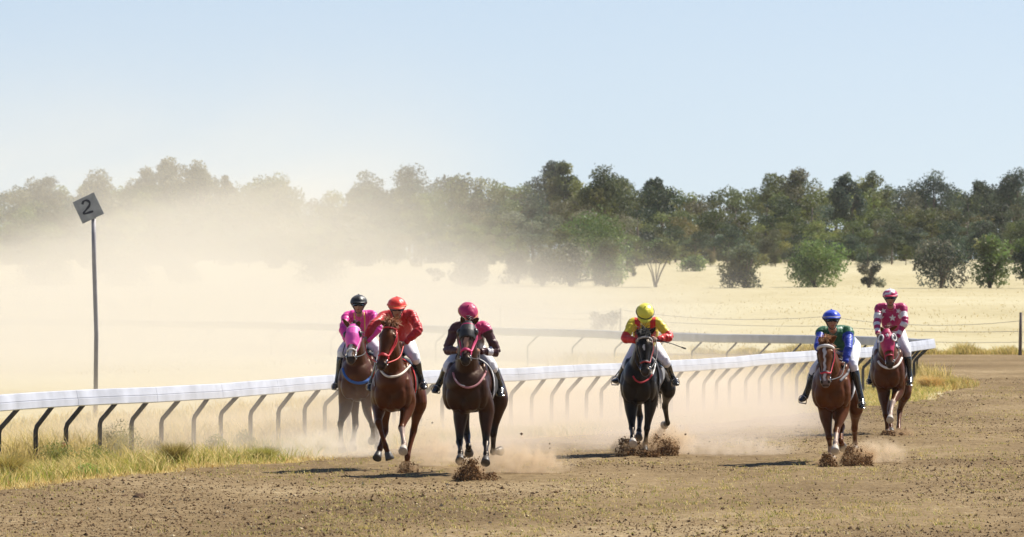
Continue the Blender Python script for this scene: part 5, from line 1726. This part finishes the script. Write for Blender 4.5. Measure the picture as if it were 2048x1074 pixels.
# ------------------------------------------------------------------ earth thrown up by the hooves
def spray(px, py, wpx, hpx, n, seed, label, dy=0.0, lean=.2, big=.024):
    n = int(n * 2.0)
    """fan of clods and crumbs in the air above (px, py)"""
    rng = np.random.default_rng(seed)
    p = GP(px, py); Y = p.y + dy; s = F / Y
    w, h = wpx / s, hpx / s
    # lumps: a few centres with crumbs round them, thinning upward
    k = 14
    cx = rng.normal(0, .26, k) * w; cz = rng.random(k) ** 1.25 * h * .85; cyy = rng.normal(0, .35, k) * w
    cx += lean * cz
    j = rng.integers(0, k, n)
    sp = (.045 + .10 * rng.random(k))[j] * (w * 1.3)
    P = np.stack([cx[j], cyy[j], cz[j]], 1) + rng.normal(0, 1, (n, 3)) * sp[:, None] * np.array((1, 1.2, .8))
    m = int(n * .16)                                  # heap at the bottom
    P[:m] = np.stack([rng.normal(0, .30, m) * w, rng.normal(0, .4, m) * w, np.abs(rng.normal(0, .16, m)) * h], 1)
    P[:, 2] = np.abs(P[:, 2]) + .012
    env = np.abs(P[:, 0] - lean * P[:, 2]) < w * .55 * (1.05 - .35 * P[:, 2] / h)
    P = P[env & (P[:, 2] < h * 1.15)]
    r = np.clip(rng.lognormal(math.log(.0050), .7, len(P)), .002, big)
    V, T = clods(P, r, rng, .9)
    o = mesh_np('kicked_up_dust', V, tris=T, mats=[soil_m])
    o.location = (p.x, Y, 0)
    C = np.array([(.16, .085, .037), (.24, .135, .06), (.085, .048, .023), (.34, .21, .10)])[rng.choice(4, len(P), p=[.4, .3, .2, .1])] * rng.uniform(.8, 1.2, (len(P), 1))
    colattr(o.data, 'tint', np.repeat(C, 6, 0))
    tag(o, label, kind='stuff')
spray(936, 967, 62, 50, 2600, 1, 'dark lump of earth thrown up under the front horse', lean=.1)
spray(975, 966, 60, 18, 500, 2, 'low earth scattered right of the front horse')
spray(814, 952, 44, 26, 1300, 3, 'small heap of earth at the hind hoof of the red rider horse')
spray(1262, 918, 56, 40, 1500, 4, 'earth thrown up left of the black horse legs', lean=-.2)
spray(1298, 920, 44, 18, 1100, 5, 'clod of earth in front of the black horse')
spray(1320, 918, 64, 52, 2000, 6, 'earth thrown up right of the black horse legs', lean=.3)
spray(1655, 940, 42, 32, 1500, 7, 'dark clod of earth under the left foreleg of the blazed chestnut')
spray(1712, 938, 62, 50, 2600, 8, 'dark earth thrown up behind the blazed chestnut', lean=.1)
spray(1774, 876, 34, 13, 700, 9, 'low earth at the forefoot of the last horse')
spray(1800, 874, 34, 14, 700, 10, 'low earth at the hind foot of the last horse')
# crumbs flying in the air behind the horses
P = []
for _ in range(160):
    px, py = random.choice([(random.gauss(860, 30), random.gauss(900, 25)), (random.gauss(1040, 40), random.gauss(915, 18)), (random.gauss(1350, 30), random.gauss(880, 25)), (random.gauss(1760, 25), random.gauss(900, 18)), (random.gauss(700, 40), random.gauss(900, 30))])
    q = PX(px, py, 112 + random.uniform(-1, 5)); 
    if q.z > .05: P.append(tuple(q))
P = np.array(P); r = np.clip(g.lognormal(math.log(.010), .5, len(P)), .004, .03)
V, T = clods(P, r, g, .9); o = mesh_np('flying_dust', V, tris=T, mats=[soil_m]); colattr(o.data, 'tint', np.tile((.12, .07, .035), (len(V), 1))); tag(o, 'crumbs of earth flying in the air behind the horses', kind='stuff')
# ------------------------------------------------------------------ air and dust
def vol_mat(name, color, dens, aniso=0.25, noise=None, zfall=None, lims=None, step=1.0, thr=(0.35, 0.7), extra=None):
    """volume whose density falls off with height, fades at the sides and is broken up by noise.
    lims: list of (axis vector, offset, start, end) smooth ramps in world metres."""
    m = bpy.data.materials.new(name); m.use_nodes = True
    nt = m.node_tree; nt.nodes.clear()
    out = nt.nodes.new('ShaderNodeOutputMaterial')
    v = nt.nodes.new('ShaderNodeVolumePrincipled')
    v.inputs['Color'].default_value = (*color, 1)
    v.inputs['Anisotropy'].default_value = aniso
    v.inputs['Density'].default_value = dens
    nt.links.new(v.outputs[0], out.inputs['Volume'])
    if noise is None and zfall is None and not lims: return m
    tc = nt.nodes.new('ShaderNodeTexCoord')
    cur = None
    def mul(a):
        nonlocal cur
        if cur is None: cur = a; return
        q = nt.nodes.new('ShaderNodeMath'); q.operation = 'MULTIPLY'
        nt.links.new(cur, q.inputs[0]); nt.links.new(a, q.inputs[1]); cur = q.outputs[0]
    if noise:
        for (sc, thr_, det) in noise:
            mp = nt.nodes.new('ShaderNodeMapping'); mp.inputs['Scale'].default_value = sc
            nt.links.new(tc.outputs['Object'], mp.inputs['Vector'])
            n = nt.nodes.new('ShaderNodeTexNoise'); n.inputs['Scale'].default_value = 1; n.inputs['Detail'].default_value = det
            n.inputs['Distortion'].default_value = .4
            nt.links.new(mp.outputs[0], n.inputs['Vector'])
            mr = nt.nodes.new('ShaderNodeMapRange'); mr.interpolation_type = 'SMOOTHSTEP'
            mr.inputs[1].default_value = thr_[0]; mr.inputs[2].default_value = thr_[1]; mr.inputs[3].default_value = thr_[2] if len(thr_) > 2 else 0; mr.inputs[4].default_value = 1
            nt.links.new(n.outputs['Fac'], mr.inputs[0]); mul(mr.outputs[0])
    if lims:
        for ax_, a, b in lims:
            d = nt.nodes.new('ShaderNodeVectorMath'); d.operation = 'DOT_PRODUCT'
            d.inputs[1].default_value = ax_
            nt.links.new(tc.outputs['Object'], d.inputs[0])
            mr = nt.nodes.new('ShaderNodeMapRange'); mr.interpolation_type = 'SMOOTHSTEP'
            mr.inputs[1].default_value = a; mr.inputs[2].default_value = b; mr.inputs[3].default_value = 0; mr.inputs[4].default_value = 1
            if a > b:
                mr.inputs[1].default_value = b; mr.inputs[2].default_value = a; mr.inputs[3].default_value = 1; mr.inputs[4].default_value = 0
            nt.links.new(d.outputs['Value'], mr.inputs[0]); mul(mr.outputs[0])
    q = nt.nodes.new('ShaderNodeMath'); q.operation = 'MULTIPLY'; q.inputs[1].default_value = dens
    nt.links.new(cur, q.inputs[0]); nt.links.new(q.outputs[0], v.inputs['Density'])
    m.cycles.volume_step_rate = step
    return m

def vol_box(name, lo, hi, mat, label):
    c = [(a + b) / 2 for a, b in zip(lo, hi)]; h = [(b - a) / 2 for a, b in zip(lo, hi)]
    o = Soup().box(c, h).build(name, [mat], smooth=False)
    tag(o, label, kind='stuff'); return o

DUST = (0.88, 0.84, 0.765)
vol_box('haze', (-420, -6, -2.2), (420, 1180, 34), vol_mat('haze_air', (0.90, 0.95, 1.0), 0.00005, .2), 'thin bluish daylight haze over the whole place')
vol_box('dust_cloud', (-75, 186, -.3), (16, 500, 15.5),
        vol_mat('dust_big', DUST, 0.0112, .3,
                noise=[((.05, .005, .15), (.41, .61, .06), 4.0), ((.016, .006, .05), (.30, .60, .45), 1.0)],
                lims=[((0, 0, 1), 12.5, 0.2), ((1, -.004, 0), 2.0, -12.0), ((0, 1, 0), 186, 215), ((0, 1, 0), 500, 420)], step=.6),
        'tall pale dust cloud drifting over the field and veiling the left of the wood')
vol_box('dust_trail', (-14, 107.0, -.05), (13, 186, 2.0),
        vol_mat('dust_low', (0.90, 0.80, 0.685), 0.16, .3,
                noise=[((.5, .22, .9), (.30, .62, .25), 3.0)],
                lims=[((0, 0, 1), 1.3, 0.05), ((1, -.245, 0), -37.5, -33), ((1, -.245, 0), -24.4, -26.0), ((1, 0, 0), 6.4, 4.6), ((-.6, 1, 0), 111.5, 113.2)], step=.5),
        'low warm dust hanging over the track behind the horses')

vol_box('field_dust', (-42, 147, -.1), (11, 320, 4.6),
        vol_mat('dust_mid', (0.79, 0.75, 0.68), 0.042, .3,
                noise=[((.10, .04, .30), (.30, .62, .35), 3.0)],
                lims=[((0, 0, 1), 4.1, 0.2), ((1, 0, 0), 8.5, -4.0), ((0, 1, 0), 147, 165), ((0, 1, 0), 320, 260)], step=.6),
        'pale dust settling on the field between the two sides of the rail')

def puff(px, py, wpx, hpx, dens, Y, label, seed, col=(0.82, 0.68, 0.50), dyy=.5):
    """small dense cloud of dust hanging behind a hoof"""
    s = F / Y; c = PX(px, py, Y); w, h = wpx / s, hpx / s
    m = vol_mat('dust_puff_air', col, dens, .2, noise=[((7.5, 7.5, 7.5), (.40, .64, .0), 3.0)], lims=None, step=.6)
    nt = m.node_tree
    # fade towards the rim of an ellipsoid
    tc = nt.nodes.new('ShaderNodeTexCoord'); mp = nt.nodes.new('ShaderNodeMapping'); mp.inputs['Scale'].default_value = (1 / w * 2, 1 / dyy, 1 / h * 2)
    ln = nt.nodes.new('ShaderNodeVectorMath'); ln.operation = 'LENGTH'
    nt.links.new(tc.outputs['Object'], mp.inputs['Vector']); nt.links.new(mp.outputs[0], ln.inputs[0])
    mr = nt.nodes.new('ShaderNodeMapRange'); mr.interpolation_type = 'SMOOTHSTEP'
    mr.inputs[1].default_value = .35; mr.inputs[2].default_value = 1.0; mr.inputs[3].default_value = 1; mr.inputs[4].default_value = 0
    nt.links.new(ln.outputs['Value'], mr.inputs[0])
    v = [n for n in nt.nodes if n.type == 'PRINCIPLED_VOLUME'][0]
    src = v.inputs['Density'].links[0].from_socket
    q = nt.nodes.new('ShaderNodeMath'); q.operation = 'MULTIPLY'
    nt.links.new(src, q.inputs[0]); nt.links.new(mr.outputs[0], q.inputs[1]); nt.links.new(q.outputs[0], v.inputs['Density'])
    zc = max(c.z, .02)
    o = Soup().box((0, 0, 0), (w / 2, dyy, h / 2)).build('puff_of_dust', [m], smooth=False)
    o.location = (c.x, Y, c.z); o.rotation_euler.z = seed * .1
    tag(o, label, kind='stuff'); return o
puff(1040, 925, 250, 100, 6.5, 101.8, 'orange brown dust curling up right of the front horse', 1)
puff(862, 905, 130, 130, 4.0, 105.5, 'thin dust curling up right of the red rider horse', 2)
puff(1338, 884, 140, 100, 8.5, 112.8, 'orange dust thrown up right of the black horse', 3)
puff(1262, 892, 90, 60, 5.0, 112.6, 'orange dust thrown up left of the black horse', 4)
puff(1755, 908, 140, 80, 5.0, 107.5, 'brown dust trailing right of the blazed chestnut', 5)
puff(715, 885, 150, 80, 1.6, 113.2, 'pale dust in front of the legs of the bay horse by the rail', 6, (.95, .88, .77), .8)

for px, py, w, h, d, Y, lab in [(936, 948, 66, 60, 16, 98.6, 'dense brown dust round the lump of earth under the front horse'), (814, 942, 50, 34, 14, 101.9, 'dense brown dust at the hind hoof of the red rider horse'),
                                (1322, 895, 80, 62, 14, 111.2, 'dense brown dust right of the black horse legs'), (1258, 900, 70, 48, 12, 111.2, 'dense brown dust left of the black horse legs'),
                                (1716, 916, 80, 58, 16, 105.6, 'dense brown dust behind the blazed chestnut'), (1656, 926, 46, 40, 14, 105.2, 'dense brown dust under the left foreleg of the blazed chestnut'),
                                (1800, 868, 60, 26, 7, 125.2, 'thin brown dust at the feet of the last horse')]:
    puff(px, py, w * 1.3, h * 1.3, d, Y, lab, 3, (.60, .44, .27), .28)

puff(650, 898, 330, 110, 1.5, 110.8, 'pale dust spreading over the end of the grass left of the bay horse', 2, (.89, .82, .71), 1.6)
puff(960, 900, 360, 90, .8, 107.5, 'thin warm dust spreading between the front horse and the black horse', 4, (.89, .78, .65), 1.6)
puff(1470, 895, 330, 70, .8, 112.0, 'thin warm dust spreading between the black horse and the blazed chestnut', 1, (.89, .78, .65), 1.6)
